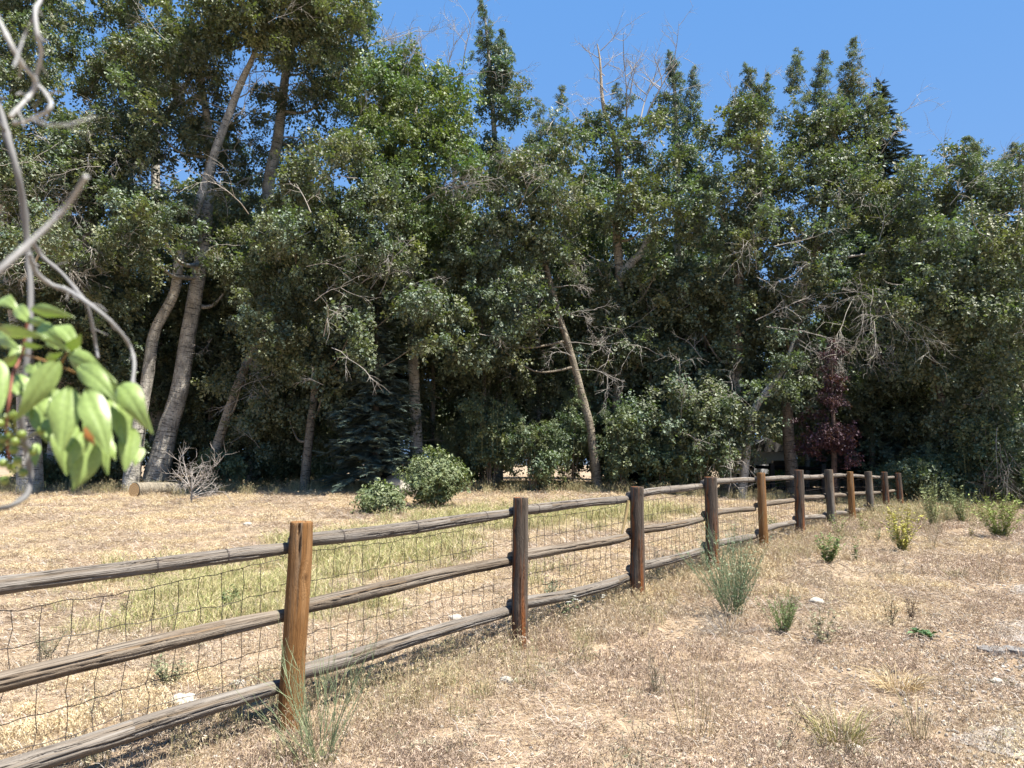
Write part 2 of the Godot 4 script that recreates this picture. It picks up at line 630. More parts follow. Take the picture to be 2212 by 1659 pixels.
# a small herb: wiry stems that fork, with or without leaves
func weed(called: String, label: String, base: Vector3, h: float, spread: float, stems: int, forks: int, thick: float, scol: Color, leaf: float, lcol: Color, per := 10, bloom := 0, upright := 0.5, group := "", category := "weed") -> void:
	var root := thing(called, label, category, base, group)
	var mb := MB.new()
	var lv := MB.new()
	var fl := MB.new()
	for k in stems:
		var a := rng.randf() * TAU
		var dir := Vector3(cos(a) * spread * rng.randf(), 1.0, sin(a) * spread * rng.randf()).normalized()
		var p := Vector3(cos(a), 0, sin(a)) * rng.randf() * minf(spread, 1.0) * h * 0.12 - Vector3(0, 0.02, 0)
		var L := h * rng.randf_range(0.6, 1.05)
		var pts := [p]
		var rad := [thick]
		var d := dir
		for s in 5:
			d = (d + rv() * 0.14 + Vector3(0, (upright - 0.5) * 0.2, 0)).normalized()
			pts.append(pts[-1] + d * L / 5.0)
			rad.append(thick * (1.0 - 0.14 * (s + 1)))
		tube(mb, pts, rad, 4, scol * rng.randf_range(0.75, 1.25), 1.0, false)
		if k % 3 == 0:
			var dq := Vector3(cos(a), 0, sin(a)) * h * rng.randf_range(0.05, 0.3)
			var dd0 := (Vector3(0, 0.7, 0) + rv()).normalized()
			dd0.y = absf(dd0.y)
			tube(mb, [dq - Vector3(0, 0.01, 0), dq + dd0 * h * 0.2, dq + dd0 * h * 0.38 - Vector3(0, 0.03 * h, 0)], [thick * 0.8, thick * 0.7, thick * 0.4], 3, Color(0.50, 0.42, 0.30) * rng.randf_range(0.7, 1.2), 1.0, false)
		for f in forks:
			var j := 1 + int(rng.randf() * 3.9)
			var dd: Vector3 = ((pts[j + 1] - pts[j]).normalized() + rv() * 0.55 + Vector3(0, 0.2, 0)).normalized()
			var q: Vector3 = pts[j]
			var fp := [q]
			for s in 3:
				dd = (dd + rv() * 0.15 + Vector3(0, 0.08, 0)).normalized()
				fp.append(fp[-1] + dd * L * rng.randf_range(0.08, 0.15))
			tube(mb, fp, [thick * 0.6, thick * 0.5, thick * 0.4, thick * 0.3], 3, scol * rng.randf_range(0.75, 1.25), 1.0, false)
		if leaf > 0.0:
			for j in per:
				var t := rng.randf_range(0.08, 1.0) * 4.99
				var i := int(t)
				var q: Vector3 = pts[i].lerp(pts[i + 1], t - i)
				var aa := j * 2.4 + rng.randf()
				var dd := Vector3(cos(aa), rng.randf_range(0.0, 0.9), sin(aa)).normalized()
				kite(lv, q, dd, (Vector3.UP + rv() * 0.5).normalized(), leaf * rng.randf_range(0.6, 1.2), leaf * 0.2, leaf * 0.05, lcol * rng.randf_range(0.7, 1.3))
		for j in bloom:
			var q: Vector3 = pts[-1] + Vector3(rng.randf_range(-1, 1), rng.randf_range(-0.2, 0.2), rng.randf_range(-1, 1)) * h * 0.06
			for s in 4:
				var aa := s * TAU / 4
				kite(fl, q, Vector3(cos(aa), 0.15, sin(aa)).normalized(), Vector3.UP, 0.012, 0.006, 0.001, Color(0.8, 0.8, 0.76))
	var st := part("stem", mb.mesh(mats["herb"]), root)
	st.set_meta("kind", "stuff")
	if leaf > 0.0:
		var lf := part("foliage", lv.mesh(mats["herb"]), root)
		lf.set_meta("kind", "stuff")
	if bloom > 0:
		var ff := part("blossom", fl.mesh(mats["herb"]), root)
		ff.set_meta("kind", "stuff")


func blade(mb: MB, p: Vector3, d: Vector3, len: float, wid: float, bend: Vector3, col: Color) -> void:
	var side := d.cross(rv()).normalized() * wid * 0.5
	var m := p + d * len * 0.55
	var e := p + d * len * 0.9 + bend * len
	mb.tri(p - side, p + side, m + side * 0.8, col)
	mb.tri(p - side, m + side * 0.8, m - side * 0.8, col)
	mb.tri(m - side * 0.8, m + side * 0.8, e, col * 1.05)


func make_tuft(blades: int, h: float, radius: float, flat: float, wid: float, cols: Array, heads: float) -> ArrayMesh:
	var mb := MB.new()
	for k in blades:
		var a := rng.randf() * TAU
		var r := sqrt(rng.randf()) * radius
		var p := Vector3(cos(a) * r, -0.01 + (rng.randf() * 0.03 if flat > 1.5 else 0.0), sin(a) * r)
		var d := Vector3(rng.randf_range(-1, 1) * flat, 1.0, rng.randf_range(-1, 1) * flat).normalized()
		var L := h * rng.randf_range(0.4, 1.1)
		var col: Color = cols[rng.randi() % cols.size()] * rng.randf_range(0.72, 1.2)
		var bend := Vector3(rng.randf_range(-0.35, 0.35), rng.randf_range(-0.25, 0.0), rng.randf_range(-0.35, 0.35))
		blade(mb, p, d, L, wid * rng.randf_range(0.6, 1.3), bend, col)
		if rng.randf() < heads:
			var e := p + d * L * 0.9 + bend * L
			for j in 4:
				var dd := (bend.normalized() * 0.6 + rv() * 0.7 + Vector3(0, -0.5, 0)).normalized()
				kite(mb, e + rv() * 0.012, dd, rv(), 0.030, 0.0035, 0.001, col * 1.12)
	return mb.mesh(mats["straw"])


func grass_clump(called: String, label: String, base: Vector3, blades: int, h: float, radius: float, lean: float, cols: Array, wid := 0.004) -> void:
	var mb := MB.new()
	for k in blades:
		var a := rng.randf() * TAU
		var r := sqrt(rng.randf()) * radius
		var p := Vector3(cos(a) * r, -0.02, sin(a) * r)
		var out := Vector3(cos(a), 0, sin(a))
		var d := (Vector3.UP + out * lean * rng.randf_range(0.2, 1.2) + rv() * 0.18).normalized()
		var col: Color = cols[rng.randi() % cols.size()] * rng.randf_range(0.75, 1.2)
		blade(mb, p, d, h * rng.randf_range(0.5, 1.1), wid, out * rng.randf_range(0.0, 0.4) * lean - Vector3(0, 0.12 * lean, 0), col)
	var o := piece(called, mb.mesh(mats["straw"]), label, "grass", base)
	o.set_meta("kind", "thing")


func rock(mb_seed: int, size: Vector3, col: Color) -> ArrayMesh:
	var mb := MB.new()
	var n := FastNoiseLite.new()
	n.seed = mb_seed
	n.frequency = 0.9
	var rings := 9
	var seg := 14
	for y in rings + 1:
		for s in seg + 1:
			var th := PI * y / rings
			var ph := TAU * s / seg
			var u := Vector3(sin(th) * cos(ph), cos(th), sin(th) * sin(ph))
			var r := 1.0 + 0.45 * n.get_noise_3dv(u * 1.3) + 0.25 * n.get_noise_3dv(u * 3.7 + Vector3(5, 2, 1))
			var g := 1.0 + 0.35 * n.get_noise_3dv(u * 6.0)
			mb.vert(u * r * size, u, col * g, Vector2(ph / TAU, th / PI))
	for y in rings:
		for s in seg:
			var a := y * (seg + 1) + s
			var d := a + seg + 1
			mb.i.append_array(PackedInt32Array([a, a + 1, d + 1, a, d + 1, d]))
	var m := mb.mesh(mats["stone"])
	var st := SurfaceTool.new()
	st.create_from(m, 0)
	st.set_material(mats["stone"])
	st.generate_normals()
	return st.commit()


# ---------- fence ----------
# a pole with checks (long drying cracks) cut into it: [angle, half width, from, to, depth]
func pole(pts: Array, rad: Array, sides: int, per: int, seed_n: float, checks: Array, col: Color, cap_col: Color, vlen: float, shift := 0.0, chamfer := 0.0) -> MB:
	var mb := MB.new()
	var P := spline(pts, per)
	var R := spline(rad, per)
	if chamfer > 0.0:
		P.append(P[-1] + (P[-1] - P[-2]).normalized() * chamfer)
		R.append(R[-1] - chamfer)
	var m := P.size()
	var nrm := Vector3.ZERO
	var along := 0.0
	for k in m:
		var tan: Vector3 = (P[mini(k + 1, m - 1)] - P[maxi(k - 1, 0)]).normalized()
		if k == 0:
			nrm = tan.cross(Vector3(0.3, 0.1, 0.95)).normalized()
		else:
			nrm = (nrm - tan * nrm.dot(tan)).normalized()
			along += P[k].distance_to(P[k - 1])
		var bi := tan.cross(nrm)
		var f := float(k) / (m - 1)
		for s in sides + 1:
			var a := TAU * (s % sides) / sides
			var u := nrm * cos(a) + bi * sin(a)
			var r: float = R[k]
			r *= 1.0 + 0.05 * nz2.get_noise_3d(cos(a) * 30.0 + seed_n * 37.0, sin(a) * 30.0, along * 55.0) + 0.03 * nz2.get_noise_2d(along * 130.0, seed_n * 91.0)
			for ck in checks:
				if f > ck[2] and f < ck[3]:
					var e: float = minf(f - ck[2], ck[3] - f) / (ck[3] - ck[2])
					var ca: float = ck[0] + 0.16 * nz2.get_noise_2d(along * 60.0, ck[0] * 300.0 + seed_n * 11.0) * 2.0
					var da: float = absf(wrapf(TAU * s / sides - ca, -PI, PI))
					var hw: float = ck[1] * smoothstep(0.0, 0.2, e)
					if da < hw:
						r -= ck[4] * (1.0 - da / hw)
			mb.vert(P[k] + u * r, u, col, Vector2(float(s) / sides, along / vlen + shift))
	for k in m - 1:
		for s in sides:
			var a := k * (sides + 1) + s
			var d := a + sides + 1
			mb.i.append_array(PackedInt32Array([a, d + 1, a + 1, a, d, d + 1]))
	# true normals, so that the checks have walls
	var acc := PackedVector3Array()
	acc.resize(mb.v.size())
	for k in range(0, mb.i.size(), 3):
		var a := mb.v[mb.i[k]]
		var nn := (mb.v[mb.i[k + 2]] - a).cross(mb.v[mb.i[k + 1]] - a)
		for j in 3:
			acc[mb.i[k + j]] += nn
	for k in m:
		var a := k * (sides + 1)
		var both := acc[a] + acc[a + sides]
		acc[a] = both
		acc[a + sides] = both
	for k in acc.size():
		mb.n[k] = acc[k].normalized()
	for e in [0, m - 1]:
		var tn: Vector3 = (P[0] - P[1]).normalized() if e == 0 else (P[m - 1] - P[m - 2]).normalized()
		var cc: Vector3 = P[e] + tn * 0.004
		var c0 := mb.vert(cc, tn, cap_col, Vector2(0.5, 0.3))
		var ring := []
		for s in sides + 1:
			var j: int = e * (sides + 1) + s
			ring.append(mb.vert(mb.v[j], (tn + mb.n[j] * 0.25).normalized(), cap_col, Vector2(0.5 + 0.1 * cos(TAU * s / sides), 0.3 + 0.02 * sin(TAU * s / sides))))
		for s in sides:
			if e == 0:
				mb.i.append_array(PackedInt32Array([c0, ring[s], ring[s + 1]]))
			else:
				mb.i.append_array(PackedInt32Array([c0, ring[s + 1], ring[s]]))
	return mb


func build_fence() -> void:
	var root := thing("rail_fence", "weathered three-rail wooden fence with wire mesh crossing the dry field", "fence", Vector3.ZERO)
	# top x, top y, base y, width, lean of the base, finish
	var posts := [[-495, 1330, 1900, 86, 0, 1], [652, 1128, 1560, 50, -13, 0], [1124, 1076, 1412, 34, -2, 1], [1376, 1052, 1310, 30, -3, 1], [1535, 1031, 1232, 28, -1, 1], [1644, 1022, 1196, 18.5, 0, 0], [1726, 1016, 1172, 20, -3, 2], [1790, 1015, 1155, 18, 2, 3], [1836, 1019, 1140, 13.5, 1, 0], [1875, 1019, 1122, 15.5, 3, 3], [1910, 1020, 1112, 13, 2, 2], [1940, 1022, 1106, 12.5, 2, 2]]
	var top := [[0, 0], [1184, 1172], [1109, 1104], [1077, 1070], [1050, 1043], [1037, 1035], [1031, 1030], [1029, 1028], [1027, 1027], [1029, 1030], [1031, 1031], [1031, 1031]]
	var mid := [[0, 0], [1329, 1320], [1212, 1203], [1158, 1149], [1121, 1111], [1100, 1091], [1080, 1077], [1074, 1071], [1070, 1068], [1065, 1066], [1064, 1062], [1060, 1060]]
	var low := [[0, 0], [1480, 1462], [1318, 1307], [1246, 1230], [1189, 1178], [1158, 1149], [1128, 1120], [1117, 1111], [1108, 1103], [1101, 1094], [1093, 1092], [1090, 1090]]
	var where := []
	var back := Vector3(-0.8, 0, -0.6)
	var along := Vector3(0.6, 0, -0.8)
	var finish := ["post_orange", "post_red", "post_red", "post_grey"]
	for k in posts.size():
		var p: Array = posts[k]
		var d := 4.67 * (1.0 + 0.417 * (k - 1))
		var a := at(p[0], p[1], d)
		if k == 0:
			a.y = 1.28
		where.append(a)
		var gy := minf(at(p[0], p[2], d).y, hgt(a.x, a.z)) - 0.2
		var r: float = p[3] * d / F * 0.5 * 0.98
		var foot := a + Vector3(p[4] * d / F, gy - a.y, 0)
		var near := k < 5
		var checks := []
		if k == 1:
			checks = [[4.45, 0.075, 0.58, 1.02, 0.03], [5.3, 0.07, 0.2, 0.6, 0.008], [3.7, 0.08, 0.3, 0.8, 0.010]]
		else:
			for j in 6 if near else 3:
				var s := rng.randf_range(0.0, 0.5)
				checks.append([rng.randf() * TAU, 0.11, s, s + rng.randf_range(0.45, 0.7), rng.randf_range(0.006, 0.016)])
		var pts := []
		var rad := []
		for j in 6:
			pts.append(foot.lerp(a, j / 5.0) + rv() * 0.003)
			rad.append(r * lerpf(1.06, 0.97, j / 5.0))
		var mb := pole(pts, rad, 56 if near else 28, 9 if near else 4, k * 1.7, checks, Color.WHITE, Color(0.9, 0.9, 0.9), 1.75, 0.0, 0.005)
		# the flat sawn top is bleached
		var cap := mb.v.size() - (57 if near else 29)
		for j in range(maxi(cap - 1, 0), mb.v.size()):
			mb.c[j] = Color(1.5, 1.6, 1.7) if p[5] == 0 else Color(1.3, 1.3, 1.3)
		var m := mb.mesh(mats[finish[p[5]]])
		var o := part("post", m, root)
		o.set_meta("label", ["smooth orange-brown post", "dark post bleeding to rust red below", "dark brown post with rusty streaks", "grey weathered post"][p[5]])
	var heights := [[], [], []]
	for k in posts.size():
		var d: float = -where[k].z
		for t in 3:
			var y: Array = [top, mid, low][t][k]
			if k == 0:
				heights[t].append([[1.0, 0.54, 0.16][t], [1.0, 0.54, 0.16][t]])
			else:
				heights[t].append([at(0, y[0], d + 0.06).y, at(0, y[1], d + 0.06).y])
	var dia := [0.094, 0.104, 0.108]
	var ties := 0
	for k in posts.size() - 1:
		var rp: float = posts[k][3] * -where[k].z / F * 0.5
		for t in 3:
			var r: float = dia[t] * 0.5 * rng.randf_range(0.93, 1.06)
			var a: Vector3 = where[k] + back * (rp + r * 0.75) + along * 0.012
			var b: Vector3 = where[k + 1] + back * (rp + r * 0.75) - along * 0.012
			a.y = heights[t][k][1]
			b.y = heights[t][k + 1][0]
			var pts := []
			var rad := []
			var bow := rng.randf_range(-0.016, 0.016)
			var sway := rng.randf_range(-0.02, 0.02)
			if t == 2 and k == 2:
				bow = -0.045
			if t == 1 and k == 0:
				bow = 0.02
			for j in 9:
				var f := j / 8.0
				var q := a.lerp(b, f)
				q.y += sin(f * PI) * bow + sin(f * 7.0 + k * 2 + t) * 0.004
				q += back * (sin(f * PI) * absf(sway) + 0.004 * sin(f * 11.0 + k))
				pts.append(q)
				var end := 1.0 - 0.16 * exp(-pow(minf(f, 1.0 - f) * 14.0, 2.0))
				rad.append(r * (1.0 + 0.04 * sin(f * 9.0 + k * 3.0 + t)) * lerpf(1.04, 0.95, f) * end)
			var near := k < 4
			var checks := []
			for j in 6:
				var s := rng.randf_range(-0.1, 0.6)
				checks.append([rng.randf() * TAU, 0.10, s, s + rng.randf_range(0.35, 0.7), rng.randf_range(0.003, 0.010)])
			if near:
				# the face towards the path shows a long open check
				checks.append([[4.0, 4.6, 4.2][t], 0.10, 0.05, 0.75, 0.018])
				checks.append([[5.2, 5.6, 5.0][t], 0.09, 0.3, 1.0, 0.014])
			var mb := pole(pts, rad, 52 if near else 20, 9 if near else 3, k * 3.1 + t * 1.3, checks, Color.WHITE * rng.randf_range(0.76, 0.94), Color(1.2, 1.2, 1.2), 2.43, k * 0.37 + t * 0.21)
			var rail := part("rail", mb.mesh(mats["rail_grey" if t != 1 else "rail_brown"]), root)
			if t == 0 and k < 8:
				for f in [0.16, 0.47, 0.83] if k > 0 else [0.62, 0.80, 0.97]:
					var c: Vector3 = pts[int(f * 8)].lerp(pts[mini(int(f * 8) + 1, 8)], f * 8 - int(f * 8))
					var loop := []
					var rr := []
					for j in 15:
						var an := TAU * j / 14.0 + 1.3
						loop.append(c + (back * cos(an) + Vector3.UP * sin(an)) * (r * 1.05 + 0.004) + along * 0.02 * sin(an * 0.5))
						rr.append(0.0022)
					loop.append(loop[-1] + Vector3(0, -0.05, 0) + back * 0.02)
					rr.append(0.002)
					var wm := MB.new()
					tube(wm, loop, rr, 5, Color(0.06, 0.045, 0.04), 1.0, false)
					part("tie_wire", wm.mesh(mats["wire"]), rail)
	# woven field wire behind the rails, one part for each wire
	for k in posts.size() - 1:
		var a: Vector3 = where[k] + back * 0.20
		var b: Vector3 = where[k + 1] + back * 0.20
		var levels := [0.955, 0.745, 0.56, 0.40, 0.262, 0.12]
		var lift0: float = heights[0][k][1] - 1.03
		var lift1: float = heights[0][k + 1][0] - 1.03
		var thick := 0.0022 if k < 2 else 0.0027
		var line := func(f: float, lv: int) -> Vector3:
			var q := a.lerp(b, f)
			var sag := sin(f * PI) * (-0.05 if k == 0 else -0.03) * (0.4 + 0.6 * float(lv == 0))
			q.y = levels[lv] + lerpf(lift0, lift1, f) + sag + 0.012 * nz2.get_noise_2d(f * 300.0 + k * 70.0, lv * 55.0)
			q += back * 0.03 * nz2.get_noise_2d(f * 220.0 + k * 33.0, lv * 91.0) + along * 0.03 * nz2.get_noise_2d(f * 90.0 + k * 21.0, lv * 190.0)
			return q
		for lv in 6:
			var pts := []
			var rad := []
			var m := 52 if k < 3 else 18
			for j in m + 1:
				var q: Vector3 = line.call(float(j) / m, lv)
				q.y += 0.004 * sin(j * 1.9) if k < 3 else 0.0
				pts.append(q)
				rad.append(thick)
			var wm := MB.new()
			tube(wm, pts, rad, 5, Color(0.045, 0.036, 0.032), 1.0, false)
			part("wire", wm.mesh(mats["wire"]), root)
		for j in range(1, 17):
			var f := j / 17.0
			var pts := []
			var rad := []
			for lv in 6:
				var q: Vector3 = line.call(f, lv)
				pts.append(q)
				rad.append(thick * 0.85)
				if lv < 5:
					var q2: Vector3 = line.call(f, lv + 1)
					pts.append(q.lerp(q2, 0.5) + along * rng.randf_range(-0.018, 0.018))
					rad.append(thick * 0.85)
			var wm := MB.new()
			tube(wm, pts, rad, 4, Color(0.045, 0.036, 0.032), 1.0, false)
			part("wire", wm.mesh(mats["wire"]), root)
	# a torn strip of bark caught between the rails
	var s0: Vector3 = where[3] + back * 0.05 - along * 0.14
	s0.y = 1.16
	var strip := MB.new()
	var lean := [Vector3(0, 0, 0), Vector3(-0.02, -0.12, 0.0), Vector3(-0.05, -0.26, 0.01), Vector3(-0.09, -0.40, 0.02), Vector3(-0.11, -0.50, 0.02)]
	for j in 2:
		var pts := []
		for q in lean:
			pts.append(s0 + q * (1.0 - 0.1 * j) + along * 0.02 * j)
		tube(strip, spline(pts, 3), spline([0.012, 0.017, 0.015, 0.011, 0.004], 3), 6, Color(0.50, 0.38, 0.19), 1.0, true, 0.3)
	piece("bark_strip", strip.mesh(mats["twig"]), "torn tan strip of bark hanging on the fence beside the third post", "bark", Vector3.ZERO)


# ---------- the berry shrub close to the lens ----------
func z8(x: float, y: float) -> Vector2:
	return Vector2(x / 3.214, y / 3.214 + 590.0)


func big_leaf(base: Vector3, tip: Vector3, wid: float, arch: float, roll: float, cup: float) -> ArrayMesh:
	var mb := MB.new()
	var axis := tip - base
	var L := axis.length()
	var d := axis / L
	var toward := (Vector3(0, EYE, 0) - base).normalized()
	var side := d.cross(toward).normalized().rotated(d, roll)
	var nn := side.cross(d).normalized()
	var rows := 18
	var colsn := 10
	var twist := rng.randf_range(-0.7, 0.7)
	var wave := rng.randf() * TAU
	var hook := rng.randf_range(0.02, 0.14)
	for y in rows + 1:
		var t := float(y) / rows
		var w := wid * 0.5 * pow(sin(PI * pow(t, 0.72)), 0.85) * (1.0 - 0.10 * t)
		if y == 0 or y == rows:
			w = wid * 0.012
		var sd := side.rotated(d, twist * (t - 0.4))
		var up := sd.cross(d).normalized()
		var c := base + d * L * t + up * arch * sin(PI * t) * L * 0.8 + Vector3(0, 1, 0) * arch * 0.5 * sin(PI * t) * L
		c += up * -hook * L * smoothstep(0.6, 1.0, t) * (t - 0.6)
		for x in colsn + 1:
			var s := float(x) / colsn * 2.0 - 1.0
			var edge := s * s * 0.06 * wid * sin(t * 9.0 + wave + signf(s) * 1.3)
			var rib := -0.05 * wid * exp(-s * s * 40.0)
			mb.vert(c + sd * s * w + up * (-cup * w * s * s + rib + edge), up, Color(1, 1, 1), Vector2(float(x) / colsn, t))
	for y in rows:
		for x in colsn:
			var a := y * (colsn + 1) + x
			var e := a + colsn + 1
			mb.i.append_array(PackedInt32Array([a, e + 1, a + 1, a, e, e + 1]))
	var st := SurfaceTool.new()
	st.create_from(mb.mesh(mats["big_leaf"]), 0)
	st.generate_normals()
	return st.commit()


func build_berry_shrub() -> void:
	var root := thing("berry_shrub", "out-of-focus shrub with pale green leaves and berries in the near left foreground", "shrub", Vector3.ZERO)
	var paths := [
		[[[-60, 120], [-20, 185], [0, 235], [18, 300], [38, 370], [52, 450], [60, 540], [66, 640], [60, 760], [46, 885], [60, 979], [66, 1025], [58, 1069], [25, 1092], [-10, 1102], [-60, 1130]], 0.72, 21.0, 13.0, 0.30],
		[[[92, -30], [87, 0], [76, 23], [81, 76], [89, 113], [77, 174], [94, 196], [110, 223], [98, 242], [57, 261], [30, 265]], 0.56, 13.0, 12.0, 0.62],
		[[[-20, 20], [0, 49], [23, 94], [49, 140], [77, 174], [64, 205], [45, 227], [22, 252]], 0.555, 15.0, 14.0, 0.66],
		[[[70, 258], [106, 270], [151, 268], [204, 251]], 0.42, 10.0, 4.0, 0.45],
		[[[-40, 618], [0, 582], [75, 514], [140, 449], [186, 380]], 0.40, 19.0, 14.0, 0.60],
		[[[64, 548], [80, 590], [113, 616], [143, 626], [187, 653], [230, 686], [267, 726], [283, 753], [290, 786], [285, 836]], 0.70, 14.0, 9.0, 0.48],
		[[[70, 520], [90, 553], [133, 590], [167, 630], [187, 656], [200, 703], [207, 746], [212, 773]], 0.78, 12.0, 8.0, 0.36],
		[[[60, 690], [47, 764], [28, 808], [19, 870], [14, 932], [20, 990]], 0.64, 8.0, 6.0, 0.4],
		[[[47, 764], [75, 772], [110, 784], [140, 795], [170, 808]], 0.64, 5.5, 3.5, 0.4],
		[[[130, 790], [140, 770], [150, 752]], 0.635, 4.5, 3.0, 0.4],
		[[[60, 979], [55, 1000], [45, 1016], [52, 1025]], 0.64, 4.0, 2.5, 0.4],
		[[[30, 145], [38, 120], [52, 78], [70, 40]], 0.46, 9.0, 6.0, 0.45],
	]
	for k in paths.size():
		var a: Array = paths[k]
		var pts := []
		var rad := []
		var m: int = a[0].size()
		for j in m:
			var q: Array = a[0][j]
			pts.append(at(q[0], q[1], a[1] + 0.012 * sin(j * 1.3 + k)))
			rad.append(lerpf(a[2], a[3], float(j) / (m - 1)) * 0.35 * a[1] / F * (1.0 + 0.10 * sin(j * 2.7 + k)))
		var mb := MB.new()
		var g: float = a[4]
		var col := Color(g, g * 0.985, g * 0.95) * 0.70
		if k in [7, 8, 9]:
			col = Color(0.36, 0.13, 0.09) if k == 7 else Color(0.45, 0.26, 0.10)
		var sp := spline(pts, 6)
		var sr := spline(rad, 6)
		for j in sr.size():
			if j % 7 == 3:
				sr[j] *= 1.28
			sr[j] *= 1.0 + 0.10 * nz2.get_noise_2d(j * 60.0, k * 90.0)
		tube(mb, sp, sr, 10, col, 0.1, true, 0.30, k)
		if k < 7:
			for j in range(3, sp.size() - 2, 7):
				var dir: Vector3 = ((sp[j + 1] - sp[j]).normalized() * 0.6 + rv()).normalized()
				var len := rng.randf_range(0.004, 0.022)
				var wob := rv() * len * 0.25
				tube(mb, [sp[j], sp[j] + dir * len * 0.5 + wob, sp[j] + dir * len + wob * 0.5], [sr[j] * 0.45, sr[j] * 0.32, sr[j] * 0.2], 6, col * 0.9, 0.1, true, 0.2, k)
		part("branch", mb.mesh(mats["near_bark"]), root)
	# the stem that carries it all stands just outside the picture
	var stem := MB.new()
	var s0 := at(-60, 120, 0.72)
	var s1 := at(-60, 1130, 0.72)
	var foot := Vector3(-1.05, hgt(-1.05, -0.95) - 0.05, -0.95)
	tube(stem, spline([foot, Vector3(-0.98, 0.7, -0.9), Vector3(-0.86, 1.3, -0.82), Vector3(-0.70, 1.9, -0.76), s0], 5), spline([0.02, 0.018, 0.014, 0.010, 0.0055], 5), 9, Color(0.34, 0.32, 0.30), 0.1, true, 0.12)
	part("branch", stem.mesh(mats["near_bark"]), root)
	var low := MB.new()
	tube(low, spline([Vector3(-0.95, 0.95, -0.88), s1 + Vector3(-0.15, -0.08, -0.05), s1], 5), spline([0.009, 0.006, 0.0035], 5), 8, Color(0.36, 0.34, 0.32), 0.1, true, 0.12)
	part("branch", low.mesh(mats["near_bark"]), root)
	# base, tip (in the frame), width, depth, arch, roll, tone
	var leaves := [
		[215, 260, 508, 310, 78, 0.63, 0.22, 0.5, 0], [-10, 185, 118, 245, 80, 0.62, 0.15, -0.3, 0], [108, 235, 205, 345, 80, 0.64, 0.1, 0.2, 0], [-10, 395, 310, 452, 84, 0.62, 0.2, 0.6, 0],
		[205, 340, 345, 360, 50, 0.66, 0.15, 0.2, 0], [262, 365, 466, 545, 95, 0.63, 0.18, 0.3, 0], [380, 365, 575, 585, 86, 0.66, 0.2, -0.2, 0], [470, 545, 562, 425, 66, 0.63, 0.1, 0.4, 1],
		[325, 470, 402, 525, 54, 0.64, 0.1, 0.1, 1], [470, 575, 800, 760, 110, 0.65, 0.2, 0.3, 0], [545, 645, 815, 905, 118, 0.62, 0.16, 0.15, 0], [590, 805, 755, 1255, 148, 0.60, 0.10, 0.1, 0],
		[410, 605, 100, 1045, 128, 0.61, 0.10, -0.25, 0], [470, 785, 425, 1248, 160, 0.62, 0.08, 0.2, 0], [800, 845, 870, 1195, 138, 0.64, 0.10, 0.1, 0], [825, 775, 1050, 1112, 140, 0.63, 0.24, 0.2, 0],
		[915, 1070, 868, 1378, 108, 0.645, 0.08, 0.2, 0], [440, 975, 465, 1400, 150, 0.66, 0.06, -0.2, 2], [575, 1100, 495, 1330, 100, 0.63, 0.05, 0.1, 0], [650, 1175, 512, 1520, 150, 0.645, 0.06, -0.2, 2],
		[690, 1000, 740, 1400, 100, 0.665, 0.05, 0.1, 0], [370, 860, 345, 1015, 120, 0.65, 0.05, 0.1, 2], [-30, 590, 0, 985, 110, 0.60, 0.08, 0.1, 0], [275, 615, 225, 915, 84, 0.64, 0.06, 0.4, 0],
		[570, 895, 665, 1020, 84, 0.65, 0.08, 0.1, 0], [600, 1000, 690, 1295, 78, 0.67, 0.05, 0.0, 1], [990, 1210, 930, 1345, 50, 0.66, 0.05, 0.3, 1], [590, 1068, 655, 1195, 62, 0.635, 0.12, 0.3, 3],
		[320, 1010, 352, 1175, 62, 0.67, 0.05, 0.2, 0], [690, 680, 855, 850, 54, 0.66, 0.12, 0.6, 1], [30, 655, 115, 565, 60, 0.65, 0.05, 0.2, 1], [320, 600, 436, 552, 46, 0.63, 0.1, 0.3, 0],
		[165, 505, 55, 610, 64, 0.66, 0.05, 0.2, 1], [-10, 465, 130, 530, 66, 0.64, 0.1, 0.3, 1], [170, 655, 255, 700, 50, 0.66, 0.1, 0.1, 1], [160, 500, 300, 512, 44, 0.65, 0.1, 0.5, 1],
		[120, 700, 160, 820, 66, 0.67, 0.05, 0.1, 1], [200, 720, 150, 860, 70, 0.68, 0.05, 0.1, 1], [90, 740, 130, 850, 70, 0.69, 0.05, 0.3, 1], [400, 800, 300, 1010, 90, 0.67, 0.05, 0.1, 2],
		[240, 900, 330, 1180, 100, 0.68, 0.05, 0.2, 2], [730, 1150, 800, 1300, 60, 0.68, 0.05, 0.1, 2], [170, 880, 190, 1000, 60, 0.68, 0.05, 0.3, 1], [250, 1180, 240, 1340, 54, 0.69, 0.05, 0.3, 2],
		[520, 620, 640, 760, 60, 0.65, 0.1, 0.3, 1], [-20, 420, 60, 470, 70, 0.66, 0.1, 0.2, 1]]
	var keys := ["big_leaf", "big_leaf", "big_leaf", "big_leaf_dead"]
	for l in leaves:
		var a := z8(l[0], l[1])
		var b := z8(l[2], l[3])
		var m := big_leaf(at(a.x, a.y, l[5]), at(b.x, b.y, l[5] - 0.012), 1.3 * l[4] / 3.214 * l[5] / F, l[6] * 0.8, l[7], rng.randf_range(0.0, 0.45))
		m.surface_set_material(0, mats[keys[l[8]]])
		var o := part("leaf", m, root)
		if l[8] == 3:
			o.set_meta("label", "withered orange leaf")
	var berries := [[15, 1150], [65, 1130], [105, 1170], [95, 1225], [230, 1240], [85, 985], [150, 1120], [283, 1095], [160, 1385], [0, 1045], [75, 1345], [20, 1320], [30, 1440], [30, 1005], [-10, 1210], [120, 1300]]
	var ball := rock(3, Vector3.ONE * 0.0036, Color(1, 1, 1))
